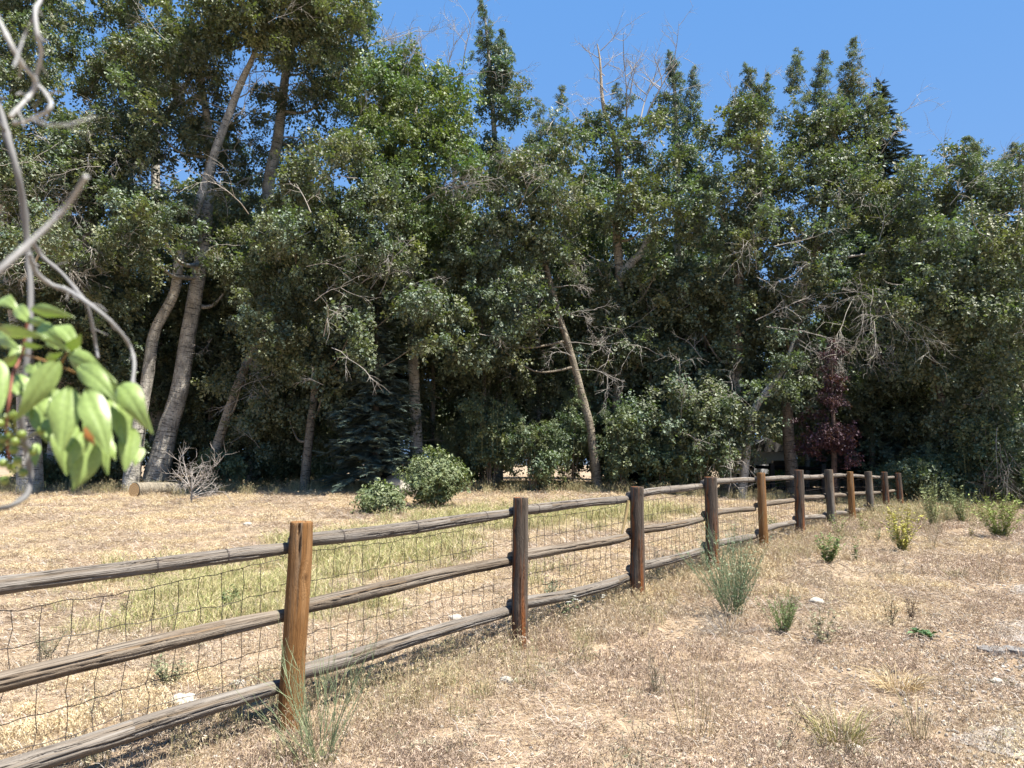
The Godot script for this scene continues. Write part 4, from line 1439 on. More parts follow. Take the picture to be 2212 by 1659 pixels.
func build_trees() -> void:
	var pop := Color(0.162, 0.190, 0.120)      # cottonwood
	var blue := Color(0.158, 0.195, 0.140)     # the silvery tops
	var lime := Color(0.152, 0.200, 0.084)
	var olive := Color(0.182, 0.202, 0.112)
	# front row, from the left
	var t: Node3D
	t = tree("cottonwood", "thick grey cottonwood at the far left behind the berry shrub", 27.0, [[66, 1058, 62], [55, 800, 52], [18, 560, 40], [10, 400, 34], [40, 150, 24], [92, -20, 16]], [[30, 150, 110, 110, -1], [70, -30, 130, 110, 0], [10, 330, 120, 110, -1.5], [130, 40, 70, 60, 0, 0, 0.6], [30, 640, 100, 90, -0.5, 0, 0.7], [20, 800, 110, 110, 1, 0, 0.8], [110, 500, 110, 45, -4.0, 0, 0.8]], pop)
	for k in 5:
		dead_branch(t, Vector3(0.3 * k - 1.2, 9.0 + 0.5 * k, 0.2), Vector3(1.0, -0.1 + 0.1 * k, 0.5), rng.randf_range(2.0, 3.2), 0.035, 3, 0.25)
	t = tree("cottonwood", "cottonwood with a pale trunk leaning right in the left group", 28.0, [[280, 1058, 44], [300, 920, 38], [320, 806, 34], [333, 720, 31], [377, 630, 29], [390, 550, 28], [447, 387, 27], [467, 320, 25], [520, 180, 21], [548, 120, 15], [590, 10, 9]], [[560, 30, 130, 90, -1], [470, 60, 110, 90, 0], [660, 70, 110, 90, -1], [600, -70, 140, 90, 0], [700, -20, 100, 80, -0.5]], olive, {"bark": Color(1.25, 1.24, 1.2)})
	for k in 6:
		dead_branch(t, at(470 + 12 * k, 330 - 30 * k, 28) - t.position, Vector3(-1.0 if k % 2 else 0.8, 0.1, 0.5), rng.randf_range(1.6, 2.8), 0.03, 3, 0.2)
	t = tree("cottonwood", "broadest trunk of the left group, pale bark with dark scars", 29.0, [[330, 1060, 66], [360, 937, 56], [387, 846, 49], [407, 720, 45], [433, 573, 40], [446, 480, 34], [452, 300, 24], [420, 100, 15]], [[330, 40, 90, 100, 0], [380, 170, 110, 90, -1], [310, 280, 110, 80, -1.8], [240, 400, 110, 80, -2.2], [430, 300, 90, 80, 0, 0, 0.7], [360, 480, 80, 60, -1.6, 0, 0.8], [480, 480, 90, 80, 0.5, 0, 0.8], [500, 640, 80, 70, 1.0, 0, 0.8], [300, 540, 80, 50, -3.2, 0, 0.8], [330, 490, 110, 42, -4.4, 0, 0.8], [560, 250, 80, 60, 1.2, 0, 0.8], [500, 330, 80, 60, 1.0, 0, 0.8]], pop, {"bark": Color(1.2, 1.19, 1.15)})
	for k in 8:
		dead_branch(t, at(330 + 14 * k, 300 + 22 * k, 28.5) - t.position, Vector3(-1.0, 0.15 * (k % 4), 0.6), rng.randf_range(1.8, 3.2), 0.034, 3, 0.3)
	t = tree("cottonwood", "upright trunk standing behind the leaning ones at left", 32.0, [[338, 1045, 34], [338, 700, 30], [336, 400, 26], [330, 100, 14]], [[190, 130, 60, 60, -1], [230, 200, 80, 80, -1], [330, 160, 80, 80, 0], [240, 560, 100, 80, 0], [350, 700, 90, 90, 1]], pop)
	t = tree("leaning_cottonwood", "slim cottonwood slanting up to the right through the leaves at far left", 29.0, [[110, 1050, 34], [140, 760, 32], [207, 450, 27], [250, 407, 25], [290, 343, 23], [383, 213, 17], [440, 120, 10]], [[170, 330, 110, 90, -1.5], [120, 440, 90, 70, -2], [280, 470, 80, 60, -2, 0, 0.7], [180, 640, 110, 90, -2.0], [220, 780, 110, 100, -0.5], [90, 560, 110, 60, -3.0, 0, 0.8]], pop)
	for k in 7:
		dead_branch(t, at(60 + 26 * k, 520 + 10 * (k % 3), 26.5) - t.position, Vector3(-0.3 + 0.2 * k, -0.2 + 0.1 * (k % 3), 0.5), rng.randf_range(1.6, 2.8), 0.03, 3, 0.45)
	t = tree("leaning_cottonwood", "low trunk slanting right beside the dead bush", 28.0, [[452, 1052, 32], [467, 970, 29], [533, 786, 26], [590, 700, 24], [640, 590, 22], [700, 480, 14]], [[640, 470, 100, 80, -2], [740, 520, 90, 70, -2], [600, 610, 90, 80, -1.2], [540, 560, 80, 70, -1], [640, 760, 80, 80, -0.8], [560, 880, 80, 80, 0.3], [560, 700, 80, 60, -3.0, 0, 0.9], [520, 860, 60, 60, -0.8, 0, 0.7], [640, 500, 110, 45, -4.2, 0, 0.8]], pop, {"bark": Color(0.6, 0.57, 0.52)})
	t = tree("cottonwood", "tall pale trunk rising between the left crowns", 31.0, [[547, 1050, 42], [548, 970, 38], [568, 700, 36], [583, 500, 36], [580, 400, 35], [600, 300, 31], [612, 200, 27], [626, 100, 19], [650, -20, 12]], [[700, 130, 90, 70, 0], [730, 210, 90, 70, -0.5], [660, 310, 60, 60, 1.2, 0, 0.6], [560, 400, 60, 60, 1.4, 0, 0.6], [760, 40, 55, 70, -0.5], [500, 760, 90, 90, 1]], blue, {"bark": Color(1.25, 1.24, 1.2)})
	for k in 12:
		dead_branch(t, at(590 + rng.randf_range(-15, 15), 160 + 34 * k, 30.6) - t.position, Vector3(1.0 if k % 3 else -0.9, 0.2 - 0.06 * k, 0.55), rng.randf_range(1.4, 2.8), 0.035, 3, 0.25, Color(0.52, 0.49, 0.44))
	for k in 4:
		dead_branch(t, at(720 + 22 * k, 150 - 15 * k, 31.5) - t.position, Vector3(0.6 + 0.2 * k, 1.0, 0), rng.randf_range(2.4, 3.6), 0.035, 3, 0.0, Color(0.52, 0.49, 0.44))
	t = tree("cottonwood", "slender dark trunk at the edge of the meadow left of the spruce", 27.0, [[657, 1050, 27], [667, 953, 25], [683, 820, 22], [700, 650, 18], [722, 480, 11]], [[720, 380, 110, 80, -1.5], [810, 430, 100, 80, -2], [730, 620, 100, 80, -1.5], [820, 560, 90, 70, -2], [890, 660, 60, 50, -2.4, 0, 0.8], [700, 750, 90, 80, -0.6], [920, 745, 40, 30, -2.6, 0, 0.8], [620, 930, 70, 70, 0.4], [700, 860, 60, 60, -0.9, 0, 0.6], [760, 740, 80, 60, -2.6, 0, 0.8]], pop, {"bark": Color(0.45, 0.42, 0.38)})
	for k in 5:
		dead_branch(t, at(760 + 20 * k, 600 + 12 * k, 25) - t.position, Vector3(0.6, 0.6, 0.4), rng.randf_range(1.0, 2.0), 0.025, 3, 0.1)
	t = tree("maple", "bright green broadleaf crown in the upper middle", 29.0, [[905, 1050, 34], [890, 700, 28], [888, 450, 22], [900, 180, 10]], [[880, 180, 90, 70, 0], [830, 220, 80, 70, -0.5], [940, 230, 80, 80, -1], [985, 300, 60, 60, -1.5], [880, 320, 110, 80, -1.8], [970, 400, 90, 70, -2.2], [830, 330, 90, 80, -1], [920, 480, 90, 60, -2.2], [850, 690, 70, 80, 1, 0, 0.6]], lime, {"spray": 1})
	for k in 5:
		dead_branch(t, at(840 + 40 * k, 150 + 20 * (k % 2), 28.4) - t.position, Vector3(0.3 - 0.2 * (k % 3), 1.0, 0.2), rng.randf_range(1.2, 2.2), 0.028, 3, 0.0, Color(0.55, 0.52, 0.47))
	for k in 5:
		dead_branch(t, at(900 + 20 * k, 440 - 8 * k, 26.4) - t.position, Vector3(0.8, 0.4, 0.3), rng.randf_range(1.6, 2.4), 0.03, 3, 0.1)
	conifer("spruce", "blue-green spruce half hidden among the broadleaf trees in the middle", 26.2, 808, 1056, 560, 100, Color(0.105, 0.140, 0.110), 0.05, 1.6)
	t = tree("poplar", "tallest narrow poplar with its top at the frame edge", 32.0, [[1075, 1050, 30], [1074, 836, 27], [1070, 640, 24], [1072, 400, 19], [1062, 200, 13], [1048, 40, 6]], [[1044, 60, 22, 75, 0, 1, 2.2], [1078, 130, 36, 60, 0, 1, 1.6], [1090, 170, 45, 45, 0], [1062, 190, 36, 60, 0], [1110, 230, 40, 40, -0.3], [1060, 290, 60, 60, 0], [1070, 400, 70, 80, 0], [1060, 560, 80, 90, 0.5]], blue)
	t = tree("poplar", "poplar whose peeling trunk leans left in the middle of the grove", 28.0, [[1292, 1030, 28], [1277, 936, 25], [1257, 853, 22], [1230, 753, 20], [1204, 670, 18], [1174, 553, 15], [1150, 470, 15], [1132, 380, 9]], [[1165, 270, 30, 50, 0, 1, 1.5], [1207, 250, 32, 55, 0, 1, 1.5], [1185, 320, 75, 60, -0.5], [1120, 380, 70, 70, -1], [1180, 420, 90, 80, -1.5], [1100, 500, 90, 80, -1.2], [1010, 560, 80, 80, -0.6], [1200, 530, 70, 70, -0.6], [1110, 650, 90, 70, -1.8, 0, 0.8], [980, 700, 90, 90, -1.2, 0, 0.8], [1060, 760, 70, 60, -1.6, 0, 0.7]], pop, {"bark": Color(0.50, 0.46, 0.41)})
	for k in 9:
		dead_branch(t, at(1180 + 8 * k, 560 + 30 * k, 27.8) - t.position, Vector3(-0.8 if k % 2 else 0.9, 0.2, 0.5), rng.randf_range(0.9, 1.9), 0.022, 3, 0.3)
	t = tree("poplar", "poplar with a bare dead top and a broken pale limb", 30.0, [[1330, 1045, 38], [1334, 886, 33], [1337, 786, 30], [1337, 586, 27], [1332, 500, 25], [1334, 333, 19], [1304, 233, 12], [1296, 130, 6], [1290, 95, 3]], [[1280, 270, 35, 45, 0], [1340, 220, 26, 36, 0, 1, 1.5], [1300, 330, 65, 50, -0.3], [1390, 310, 50, 60, 0], [1420, 380, 60, 60, -0.5], [1310, 440, 85, 70, -1], [1410, 480, 80, 70, -1], [1290, 600, 60, 60, 0], [1420, 620, 80, 70, -0.8, 0, 0.8], [1300, 740, 80, 80, -0.6, 0, 0.6], [1400, 780, 80, 90, -0.8, 0, 0.8]], pop, {"bark": Color(0.85, 0.76, 0.66)})
	for k in 10:
		dead_branch(t, at(1297 + 3 * k, 110 + 18 * k, 30) - t.position, Vector3(-1.0 if k % 2 else 1.0, 0.5, 0.1), rng.randf_range(0.8, 1.8), 0.022, 2, -0.3, Color(0.5, 0.45, 0.4))
	for k in 3:
		dead_branch(t, at(1352 + 20 * k, 300 - 16 * k, 30) - t.position, Vector3(0.2, 1.0, 0), 3.0, 0.05, 3, -0.1, Color(0.5, 0.46, 0.41))
	var lm := MB.new()
	tube(lm, spline([at(1340, 600, 29.8) - t.position, at(1366, 565, 29.6) - t.position, at(1384, 548, 29.5) - t.position, at(1402, 508, 29.4) - t.position], 4), spline([0.2, 0.18, 0.15, 0.11], 4), 9, Color(1.1, 1.08, 1.0), 8.0, true, 0.12)
	part("limb", lm.mesh(mats["bark"]), t)
	t = tree("poplar", "double-pointed poplar behind the dead-topped one", 32.0, [[1462, 1045, 30], [1462, 700, 26], [1464, 400, 18], [1456, 150, 6]], [[1452, 190, 32, 75, 0, 1, 2.0], [1496, 205, 22, 60, 0, 1, 1.8], [1470, 260, 42, 50, 0], [1480, 340, 60, 60, 0], [1500, 430, 70, 70, 0], [1480, 560, 80, 80, 0], [1490, 720, 80, 90, 0.5]], blue)
	t = tree("poplar", "twin-topped poplar right of the middle", 29.0, [[1570, 1045, 40], [1590, 780, 36], [1600, 560, 27], [1635, 417, 21], [1640, 250, 10]], [[1612, 205, 34, 62, 0, 1, 1.8], [1655, 225, 30, 60, 0, 1, 1.8], [1625, 290, 70, 50, -0.3], [1570, 300, 40, 50, 0], [1600, 390, 85, 70, -1], [1650, 400, 60, 70, -0.5], [1550, 470, 80, 70, -1], [1620, 520, 90, 70, -1.4], [1540, 620, 80, 70, -0.6], [1630, 660, 80, 70, -0.6], [1520, 760, 80, 90, 0.3], [1580, 850, 80, 80, 0.4]], pop, {"bark": Color(0.9, 0.78, 0.68)})
	t = tree("poplar", "three-pointed poplar, the highest of the right half", 29.0, [[1716, 1045, 34], [1700, 850, 31], [1735, 640, 27], [1775, 480, 22], [1800, 300, 12], [1845, 150, 5]], [[1722, 185, 30, 75, 0, 1, 1.8], [1784, 195, 38, 78, 0, 1, 1.8], [1846, 175, 36, 85, 0, 1, 2.0], [1745, 290, 60, 60, 0], [1810, 290, 75, 60, -0.4], [1870, 270, 50, 70, 0], [1720, 390, 80, 70, -0.8], [1800, 400, 85, 70, -1.2], [1880, 380, 70, 70, -0.8], [1790, 500, 50, 40, -1.8], [1740, 590, 70, 50, -1.8, 0, 0.9], [1870, 460, 60, 40, -1], [1700, 480, 70, 50, -0.6], [1690, 700, 70, 60, -1.2, 0, 0.8], [1740, 800, 60, 60, -0.9, 0, 0.7]], pop, {"bark": Color(0.55, 0.47, 0.41)})
	for k in 11:
		dead_branch(t, at(1650 + 22 * k + rng.randf_range(-20, 20), 570 + rng.randf_range(0, 190), 26.6) - t.position, Vector3(rng.randf_range(-0.5, 1.0), rng.randf_range(-0.8, 0.3), 0.3), rng.randf_range(1.4, 2.8), 0.014, 3, 0.45, Color(0.36, 0.33, 0.29))
	var long := MB.new()
	twig(long, at(1800, 560, 27.0) - t.position, Vector3(1, 0.12, 0.1), 4.6, 0.05, 3, Color(0.55, 0.51, 0.45), -0.05, 0.25)
	part("dead_branch", long.mesh(mats["twig"]), t)
	conifer("spruce", "dark spruce top rising behind the right poplars", 33.0, 1950, 1050, 185, 215, Color(0.105, 0.140, 0.100), 0.03, 1.7)
	t = tree("cottonwood", "broad cottonwood filling the right side behind the fence end", 27.0, [[2062, 1060, 24], [2040, 886, 20], [2015, 760, 16], [2030, 500, 10]], [[2050, 390, 80, 60, 0], [2105, 345, 50, 45, 0, 1, 1.3], [1980, 430, 80, 70, -0.4], [2110, 450, 80, 70, -0.8], [1950, 540, 80, 60, -1], [2050, 540, 100, 80, -1.6], [2130, 600, 90, 80, -1.6], [1960, 650, 90, 60, -1.6], [2060, 690, 100, 70, -1.8], [1990, 770, 70, 50, -1.4, 0, 0.8], [2120, 740, 80, 80, -1], [2080, 880, 80, 70, -0.7, 0, 0.7]], pop, {"bark": Color(0.45, 0.4, 0.35)})
	for k in 6:
		dead_branch(t, at(1840 + 24 * k, 650 + 22 * (k % 3), 24.9) - t.position, Vector3(-0.4 + 0.2 * k, -0.6, 0.3), rng.randf_range(1.2, 2.2), 0.013, 2, 0.5, Color(0.6, 0.56, 0.46))
	t = tree("cottonwood", "cottonwood cut by the right edge of the picture", 25.5, [[2245, 1065, 44], [2235, 800, 38], [2220, 500, 22], [2200, 330, 8]], [[2185, 360, 50, 45, 0, 1, 1.3], [2205, 430, 70, 60, 0], [2190, 530, 70, 70, -0.6], [2200, 660, 80, 80, -1.2], [2190, 800, 80, 80, -1], [2150, 900, 80, 80, -0.2], [2220, 960, 80, 80, 0]], pop)
	for k in 4:
		dead_branch(t, at(2150 + 10 * k, 950 + 10 * k, 24) - t.position, Vector3(-0.3 + 0.2 * k, -0.8, 0.2), rng.randf_range(1.0, 1.8), 0.013, 2, 0.4, Color(0.2, 0.18, 0.16))
	t = tree("plum_tree", "dark purple-leaved plum behind the fence", 25.6, [[1800, 1062, 18], [1802, 960, 14], [1798, 860, 9], [1796, 780, 5]], [[1795, 810, 32, 50, 0, 0, 0.8], [1805, 880, 34, 40, 0], [1770, 930, 42, 36, 0.2], [1812, 945, 30, 30, -0.2], [1830, 975, 28, 24, 0], [1752, 965, 34, 22, 0.4]], Color(0.075, 0.034, 0.046), {"size": 0.6, "bare": 0, "bark": Color(0.2, 0.15, 0.14)})
	t = tree("weeping_tree", "dark tree with drooping twigs left of the purple plum", 27.0, [[1600, 1062, 24], [1622, 910, 22], [1655, 846, 19], [1690, 800, 14], [1720, 720, 8]], [[1700, 830, 70, 60, -0.6, 0, 0.7], [1560, 930, 70, 80, 0.3], [1630, 910, 50, 50, 0.3], [1490, 900, 80, 100, 0.4], [1420, 930, 70, 90, 0.4]], pop)
	# smaller trees that close the grove under the tall crowns
	var low := [[60, 31.5, 640, "at the far left under the big crowns"], [250, 31.0, 600, "between the left trunks"], [450, 31.5, 560, "behind the broadest trunk"], [610, 30.5, 590, "beside the tall pale trunk"], [760, 30.0, 640, "behind the blue-green spruce"], [930, 30.5, 560, "under the bright green crown"], [1040, 30.0, 640, "left of the leaning peeling trunk"], [1160, 31.0, 620, "behind the leaning peeling trunk"], [1290, 31.5, 660, "behind the dead-topped poplar"], [1400, 30.0, 640, "under the broken pale limb"], [1520, 30.0, 620, "left of the twin-topped poplar"], [1620, 31.0, 640, "behind the drooping twigs"], [1740, 31.5, 600, "above the purple plum"], [1880, 30.5, 620, "left of the broad right cottonwood"], [1990, 29.5, 700, "behind the fence end"], [2120, 28.5, 680, "near the right edge"], [2230, 28.0, 640, "cut by the right edge"]]
	for l in low:
		var x: float = l[0]
		var lobes := []
		var y: float = l[2]
		while y < (880 if x > 1600 and x < 1760 else 985):
			for e in 2:
				lobes.append([x + rng.randf_range(-75, 75), y + rng.randf_range(-25, 25), 74, 60, rng.randf_range(-1.2, 0.9), 0, 0.72])
			y += 92
		tree("understory_tree", "shaded smaller tree " + l[3], l[1], [[x, 1045, 15], [x + 6, 800, 12], [x - 4, l[2], 5]], lobes, pop * rng.randf_range(0.9, 1.1), {"group": "smaller trees under the tall crowns", "bare": 2, "bark": Color(0.45, 0.42, 0.38)})
	# dim trees deeper in the grove
	var far := [[-40, 39.0], [150, 37.0], [420, 40.0], [560, 37.0], [720, 39.0], [900, 36.0], [1010, 40.0], [1180, 37.0], [1330, 40.0], [1420, 36.0], [1500, 40.0], [1900, 37.0], [2040, 40.0], [2170, 36.0], [2300, 38.0]]
	var said := ["at the far left edge", "behind the berry shrub", "behind the broadest left trunk", "behind the low slanting trunk", "left of the blue-green spruce", "behind the bright green crown", "left of the narrow poplar", "behind the leaning peeling trunk", "behind the dead-topped poplar", "behind the double-pointed poplar", "behind the twin-topped poplar", "behind the dark spruce", "behind the broad right cottonwood", "behind the right edge cottonwood", "beyond the right edge"]
	for k in 9:
		far.append([-100 + 290 * k + (150 if k == 6 else 0), 52.0 + (6.0 if k == 6 else 0.0)])
		said.append(["far back on the left", "far back behind the log", "far back behind the slender trunk", "far back behind the meadow bush", "far back in the middle", "far back behind the third post", "far back behind the fifth post", "far back behind the fence end", "far back on the right"][k])
	var tops := [340, 420, 420, 430, 400, 480, 430, 430, 500, 520, 500, 480, 480, 470, 480, 640, 640, 640, 640, 640, 640, 640, 640, 640]
	for k in far.size():
		var x: float = far[k][0]
		var top: float = tops[k]
		var lobes := []
		var y := top + 70
		while y < (900 if x > 1530 and x < 1760 else 1000):
			for e in 2:
				lobes.append([x + rng.randf_range(-100, 100), y + rng.randf_range(-30, 30), 95, 75, rng.randf_range(-1.5, 1.5), 0, 0.8])
			y += 100
		tree("background_tree", "dim leafy tree deep in the grove " + said[k], far[k][1], [[x, 1030, 26], [x + 10, 700, 20], [x - 10, top + 60, 8]], lobes, pop * rng.randf_range(0.9, 1.1), {"group": "trees deep in the grove", "size": 1.25, "bare": 0, "bark": Color(0.5, 0.47, 0.43)})


func build_understory() -> void:
	var g := "shrubs along the foot of the grove"
	var leafy := Color(0.152, 0.190, 0.105)
	var list := [
		[90, 1062, 1.6, 1.6, leafy, 28.5, "dark shrub at the foot of the far-left trunk"], [215, 1058, 1.9, 1.9, leafy, 29.5, "dark shrub behind the hanging leaves"], [470, 1062, 1.5, 1.2, leafy, 27.5, "low green shrub right of the dead bush"], [600, 1050, 1.6, 1.9, leafy, 30.0, "shrub in the shade between the left trunks"],
		[730, 1052, 1.8, 2.0, leafy, 28.5, "shrub under the skirts of the spruce"], [870, 1052, 1.8, 1.8, leafy, 28.5, "dark shrub behind the pale rock heap"], [980, 1050, 1.6, 1.7, leafy, 29.0, "shadowed shrub right of the rock heap"], [1060, 1056, 2.2, 2.9, leafy, 27.5, "tall sunlit shrub at the middle of the grove"],
		[1150, 1058, 2.2, 2.6, leafy, 27.0, "rounded green shrub left of the leaning trunk"], [1235, 1056, 1.7, 3.2, leafy, 28.5, "lighter shrub directly left of the peeling trunk"], [1345, 1060, 1.8, 2.4, leafy, 27.5, "shrub right of the peeling trunk"], [1430, 1060, 2.0, 2.2, leafy, 27.5, "dark shrub behind the third fence bay"],
		[1520, 1062, 2.2, 2.4, leafy, 27.0, "dark shrub behind the fourth post"], [1985, 1075, 1.8, 2.0, leafy, 25.5, "shrub at the end of the fence"], [2060, 1075, 1.9, 1.7, leafy, 26.0, "shrub right of the fence end"], [2140, 1080, 2.0, 2.0, leafy, 25.0, "dark shrub near the right edge"], [2215, 1085, 1.8, 1.8, leafy, 24.5, "dark shrub cut by the right edge"], [1935, 1065, 1.4, 1.6, leafy, 27.0, "dark shrub behind the last post"], [1735, 1040, 2.2, 1.5, leafy, 33.0, "dark shrub beyond the plank fence under the plum"], [1800, 1040, 2.4, 1.8, leafy, 33.5, "dark shrub beyond the plank fence right of the plum"], [1870, 1040, 2.4, 2.0, leafy, 33.0, "dark shrub beyond the plank fence behind the eighth post"], [1740, 1030, 5.0, 5.0, leafy, 50.0, "tall far shrub at the back of the drive"], [1850, 1030, 5.0, 5.0, leafy, 48.0, "far shrub at the back behind the eighth post"]]
	for k in list.size():
		var l: Array = list[k]
		var p := at(l[0], l[1], l[5])
		p.y = hgt(p.x, p.z)
		shrub("shrub", l[6], p, l[2] * rng.randf_range(0.85, 1.2), l[3] * rng.randf_range(0.8, 1.5), l[4] * rng.randf_range(0.9, 1.1), 0.75, k % 3, 0.8, 8, g)
	var b := gp(938, 1097)
	arching_bush("sunlit green bush with upright shoots in the meadow", b, 1.9, 1.8, 70, Color(0.19, 0.225, 0.115))
	arching_bush("low sprawling green bush left of the tall meadow bush", gp(826, 1108), 1.25, 0.7, 40, Color(0.19, 0.225, 0.115))
	shrub("leafy_bush", "small yellow-green bush in the grass at the grove edge", gp(1010, 1052), 0.9, 0.45, Color(0.16, 0.22, 0.04), 1.3, 1, 0.5, 0)
	shrub("leafy_bush", "bright yellow-green bush glimpsed beyond the far rails", Vector3(at(1680, 1010, 34).x, hgt(14, -36), -36.0), 2.0, 1.2, Color(0.26, 0.30, 0.04), 1.6, 1, 0.6, 0)


func build_far_things() -> void:
	# a second, dark rail fence across the back
	var root := thing("back_fence", "dark plank fence running across behind the plum tree", "fence", Vector3.ZERO)
	var a := at(1560, 1040, 31.0)
	var b := at(2010, 1040, 29.5)
	for k in 5:
		var p := a.lerp(b, k / 4.0)
		var y := hgt(p.x, p.z)
		var bm := BoxMesh.new()
		bm.size = Vector3(0.18, 1.6, 0.18)
		bm.material = mats["dark_wood"]
		part("post", bm, root, Vector3(p.x, y + 0.7, p.z))
	for t in 3:
		for k in 4:
			var p := a.lerp(b, k / 4.0)
			var q := a.lerp(b, (k + 1) / 4.0)
			var mb := MB.new()
			var y: float = [0.45, 0.9, 1.32][t]
			tube(mb, [Vector3(p.x + 0.1, hgt(p.x, p.z) + y, p.z), Vector3(q.x - 0.1, hgt(q.x, q.z) + y, q.z)], [0.075, 0.075], 6, Color(0.09, 0.075, 0.06), 1.0, true)
			part("rail", mb.mesh(mats["dark_wood"]), root)
	# a white shed glimpsed through the gap
	var c := at(1640, 1005, 43.0)
	c.y = hgt(c.x, c.z)
	var shed := thing("white_shed", "small white building glimpsed under the trees behind the fence", "shed", c)
	var wm := BoxMesh.new()
	wm.size = Vector3(2.6, 2.2, 3.0)
	wm.material = mats["white_paint"]
	part("wall", wm, shed, Vector3(0, 1.1, 0))
	var rf := PrismMesh.new()
	rf.size = Vector3(3.0, 0.8, 3.3)
	rf.material = mats["asphalt"]
	part("roof", rf, shed, Vector3(0, 2.6, 0))
	var dm := BoxMesh.new()
	dm.size = Vector3(0.8, 1.7, 0.06)
	dm.material = mats["dark_wood"]
	part("door", dm, shed, Vector3(0.6, 0.85, 1.52))
	# a pale drive beyond the back fence
	var pm := MB.new()
	var d0 := 34.5
	for j in 9:
		for k in 2:
			var x := 13.0 + j * 1.6
			var d := d0 + k * 3.0 + 0.3 * sin(j)
			pm.vert(Vector3(x, hgt(x, -d) + 0.012, -d), Vector3.UP, Color(1.5, 1.5, 1.5), Vector2(x, d))
	for j in 8:
		var i := j * 2
		pm.i.append_array(PackedInt32Array([i, i + 1, i + 3, i, i + 3, i + 2]))
	var dr := part("drive", pm.mesh(mats["gravel"]), self)
	dr.set_meta("kind", "structure")
	# a little box on a stake in the shade
	var sb := at(2015, 1070, 28.0)
	sb.y = hgt(sb.x, sb.z)
	var box := thing("post_box", "small pale wooden box on a stake in the shade at right", "box", sb)
	var sm := BoxMesh.new()
	sm.size = Vector3(0.08, 1.2, 0.08)
	sm.material = mats["dark_wood"]
	part("stake", sm, box, Vector3(0, 0.55, 0))
	var bx := BoxMesh.new()
	bx.size = Vector3(0.32, 0.24, 0.3)
	bx.material = mats["pale_wood"]
	part("box", bx, box, Vector3(0, 1.27, 0))
	var lid := BoxMesh.new()
	lid.size = Vector3(0.38, 0.03, 0.36)
	lid.material = mats["white_paint"]
	part("lid", lid, box, Vector3(0, 1.405, 0))


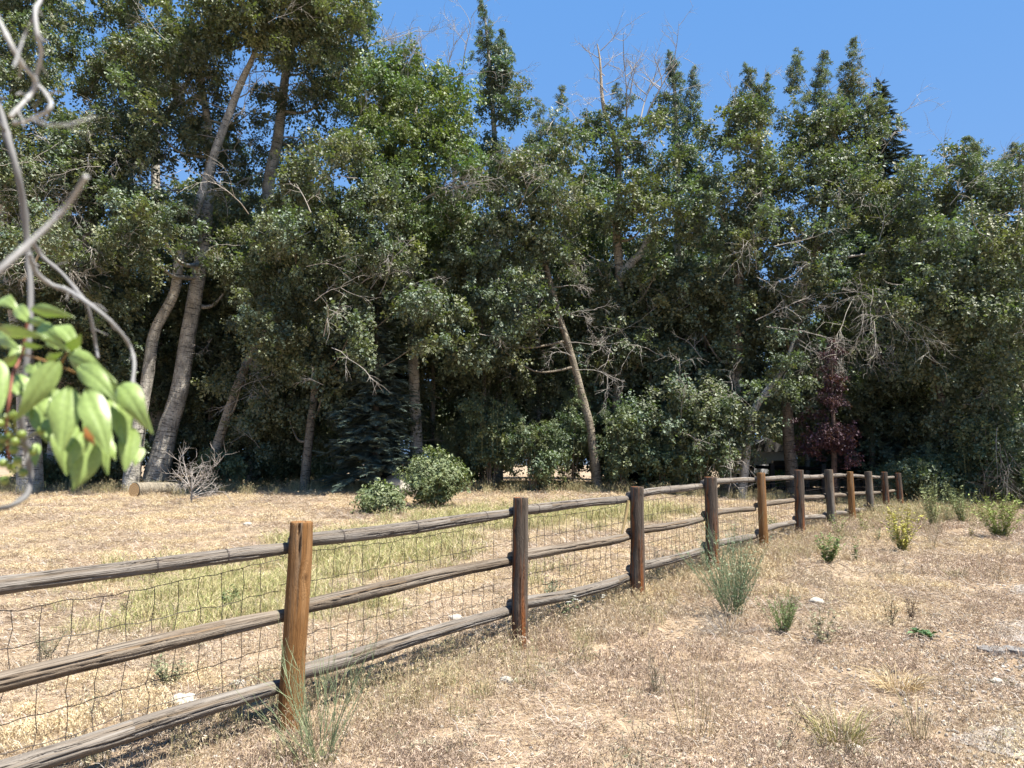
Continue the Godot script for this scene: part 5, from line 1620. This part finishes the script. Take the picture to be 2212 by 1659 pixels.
func build_materials() -> void:
	var m := mat("leaf", Color.WHITE, 0.52, 0.45)
	m.backlight_enabled = true
	m.backlight = Color(0.66, 0.74, 0.36)
	m = mat("needle", Color.WHITE, 0.55, 0.4)
	m = mat("herb", lin(0.72, 0.72, 0.72), 0.6, 0.35)
	m.backlight_enabled = true
	m.backlight = Color(0.4, 0.4, 0.25)
	m = mat("straw", lin(0.80, 0.79, 0.82), 0.6, 0.35)
	m.backlight_enabled = true
	m.backlight = Color(0.5, 0.45, 0.35)
	mat("twig", lin(0.72, 0.72, 0.72), 0.85, 0.3)
	mat("wire", Color.WHITE, 0.6, 0.5)
	mat("stone", lin(0.68, 0.68, 0.68), 0.9, 0.3)
	mat("near_bark", lin(0.68, 0.68, 0.68), 0.7, 0.4)
	mat("dark_wood", lin(0.06, 0.05, 0.04), 0.9)
	mat("pale_wood", lin(0.42, 0.33, 0.22), 0.9)
	mat("white_paint", lin(0.8, 0.8, 0.8), 0.6)
	var veins := vein_texture()
	for k in 2:
		m = mat(["big_leaf", "big_leaf_dead"][k], [lin(0.255, 0.345, 0.105), lin(0.29, 0.12, 0.03)][k], 0.42, 0.5)
		m.backlight_enabled = true
		m.backlight = Color(0.5, 0.62, 0.16)
		m.albedo_texture = veins
	m = mat("berry", lin(0.15, 0.20, 0.035), 0.35, 0.5)
	var sn := NoiseTexture2D.new()
	sn.width = 256
	sn.height = 256
	sn.seamless = true
	sn.noise = FastNoiseLite.new()
	sn.noise.frequency = 0.06
	var ramp := Gradient.new()
	ramp.colors = PackedColorArray([lin(0.10, 0.095, 0.09), lin(0.20, 0.19, 0.18)])
	sn.color_ramp = ramp
	m = mat("asphalt", Color.WHITE, 0.9)
	m.albedo_texture = sn
	m.uv1_triplanar = true
	m.uv1_scale = Vector3.ONE * 3.0
	var gn := NoiseTexture2D.new()
	gn.width = 512
	gn.height = 512
	gn.seamless = true
	gn.noise = FastNoiseLite.new()
	gn.noise.noise_type = FastNoiseLite.TYPE_CELLULAR
	gn.noise.frequency = 0.12
	gn.noise.cellular_return_type = FastNoiseLite.RETURN_CELL_VALUE
	var gr := Gradient.new()
	gr.colors = PackedColorArray([lin(0.26, 0.235, 0.21), lin(0.56, 0.52, 0.47)])
	gn.color_ramp = gr
	m = mat("gravel", lin(0.70, 0.69, 0.68), 0.95, 0.3)
	m.albedo_texture = gn
	m.uv1_scale = Vector3(1.4, 1.4, 1)
	var lt := litter_texture()
	m = mat("soil", lin(0.80, 0.80, 0.82), 0.95, 0.25)
	m.albedo_texture = lt[0]
	m.normal_enabled = true
	m.normal_texture = lt[1]
	m.normal_scale = 0.8
	var bt := bark_texture()
	m = mat("bark", lin(0.95, 0.96, 0.96), 0.9, 0.25)
	m.albedo_texture = bt[0]
	m.normal_enabled = true
	m.normal_texture = bt[1]
	m.uv1_scale = Vector3(1, 1, 1)
	var grey := wood_texture(5, Color(0.30, 0.262, 0.22), Color(0.11, 0.092, 0.075), Color(0.43, 0.395, 0.35), 0.03, Color(0.24, 0.18, 0.12), 0.12)
	wood_mat("rail_grey", grey)
	wood_mat("rail_brown", wood_texture(6, Color(0.26, 0.205, 0.15), Color(0.10, 0.08, 0.06), Color(0.36, 0.31, 0.25), 0.035, Color(0.30, 0.20, 0.11), 0.14))
	wood_mat("post_orange", wood_texture(8, Color(0.33, 0.165, 0.058), Color(0.11, 0.048, 0.017), Color(0.44, 0.25, 0.11), 0.012, Color(0.24, 0.175, 0.115), 0.40, -0.36, 320, 1024))
	wood_mat("post_red", wood_texture(9, Color(0.135, 0.108, 0.085), Color(0.05, 0.038, 0.03), Color(0.21, 0.175, 0.14), 0.022, Color(0.34, 0.115, 0.030), 0.25, 0.85))
	wood_mat("post_grey", wood_texture(10, Color(0.17, 0.145, 0.115), Color(0.07, 0.06, 0.05), Color(0.26, 0.24, 0.21), 0.03, Color(0.30, 0.15, 0.05), 0.1, 0.5))


func _ready() -> void:
	# camera
	var cam := Camera3D.new()
	cam.name = "camera"
	add_child(cam)
	var lens := CameraAttributesPhysical.new()
	lens.frustum_focal_length = 22.217
	lens.frustum_near = 0.05
	lens.frustum_far = 900.0
	lens.frustum_focus_distance = 14.0
	lens.exposure_aperture = 5.7
	cam.attributes = lens
	cam.fov = 56.75
	cam.near = 0.05
	cam.far = 900.0
	cam.position = Vector3(0, EYE, 0)
	cam.rotation = Vector3(PITCH, 0, 0)
	cam.current = true
	# sky and exposure
	var env := Environment.new()
	env.background_mode = Environment.BG_SKY
	var sm := ProceduralSkyMaterial.new()
	sm.sky_top_color = lin(0.048, 0.128, 0.292)
	sm.sky_horizon_color = lin(0.128, 0.205, 0.330)
	sm.sky_curve = 0.22
	sm.ground_bottom_color = lin(0.13, 0.11, 0.08)
	sm.ground_horizon_color = lin(0.17, 0.18, 0.17)
	sm.sun_angle_max = 8.0
	var sky := Sky.new()
	sky.sky_material = sm
	env.sky = sky
	env.tonemap_mode = Environment.TONE_MAPPER_LINEAR
	env.tonemap_exposure = 2.9
	env.sdfgi_enabled = true
	env.ssao_enabled = true
	env.ssil_enabled = true
	var we := WorldEnvironment.new()
	we.name = "world"
	we.environment = env
	add_child(we)
	# a high sun from the right, a little behind the camera
	var sun := DirectionalLight3D.new()
	sun.name = "sun"
	sun.light_energy = 1.55
	sun.light_color = Color(1.0, 0.975, 0.935)
	sun.light_angular_distance = 0.5
	sun.shadow_enabled = true
	add_child(sun)
	var to_sun := Vector3(0.345, 0.92, 0.19).normalized()
	sun.look_at_from_position(to_sun * 50.0, Vector3.ZERO, Vector3.UP)

	rng.seed = 20240712
	nz.seed = 3
	nz.frequency = 0.02
	nz.fractal_octaves = 4
	nz2.seed = 9
	nz2.frequency = 0.02
	nz2.fractal_octaves = 2
	build_materials()
	for k in 3:
		sprays.append(make_clump(12, 18, 0.116, 0.38, 0.5))
	sprays.append(make_clump(4, 7, 0.19, 0.27, 0.5))
	needle_spray = make_needles()
	build_ground()
	print("ground ", Time.get_ticks_msec())
	build_trees()
	print("trees ", Time.get_ticks_msec())
	build_understory()
	build_far_things()
	build_fence()
	print("fence ", Time.get_ticks_msec())
	build_stones()
	build_weeds()
	build_cover()
	print("cover ", Time.get_ticks_msec())
	build_berry_shrub()
	print("done ", Time.get_ticks_msec())
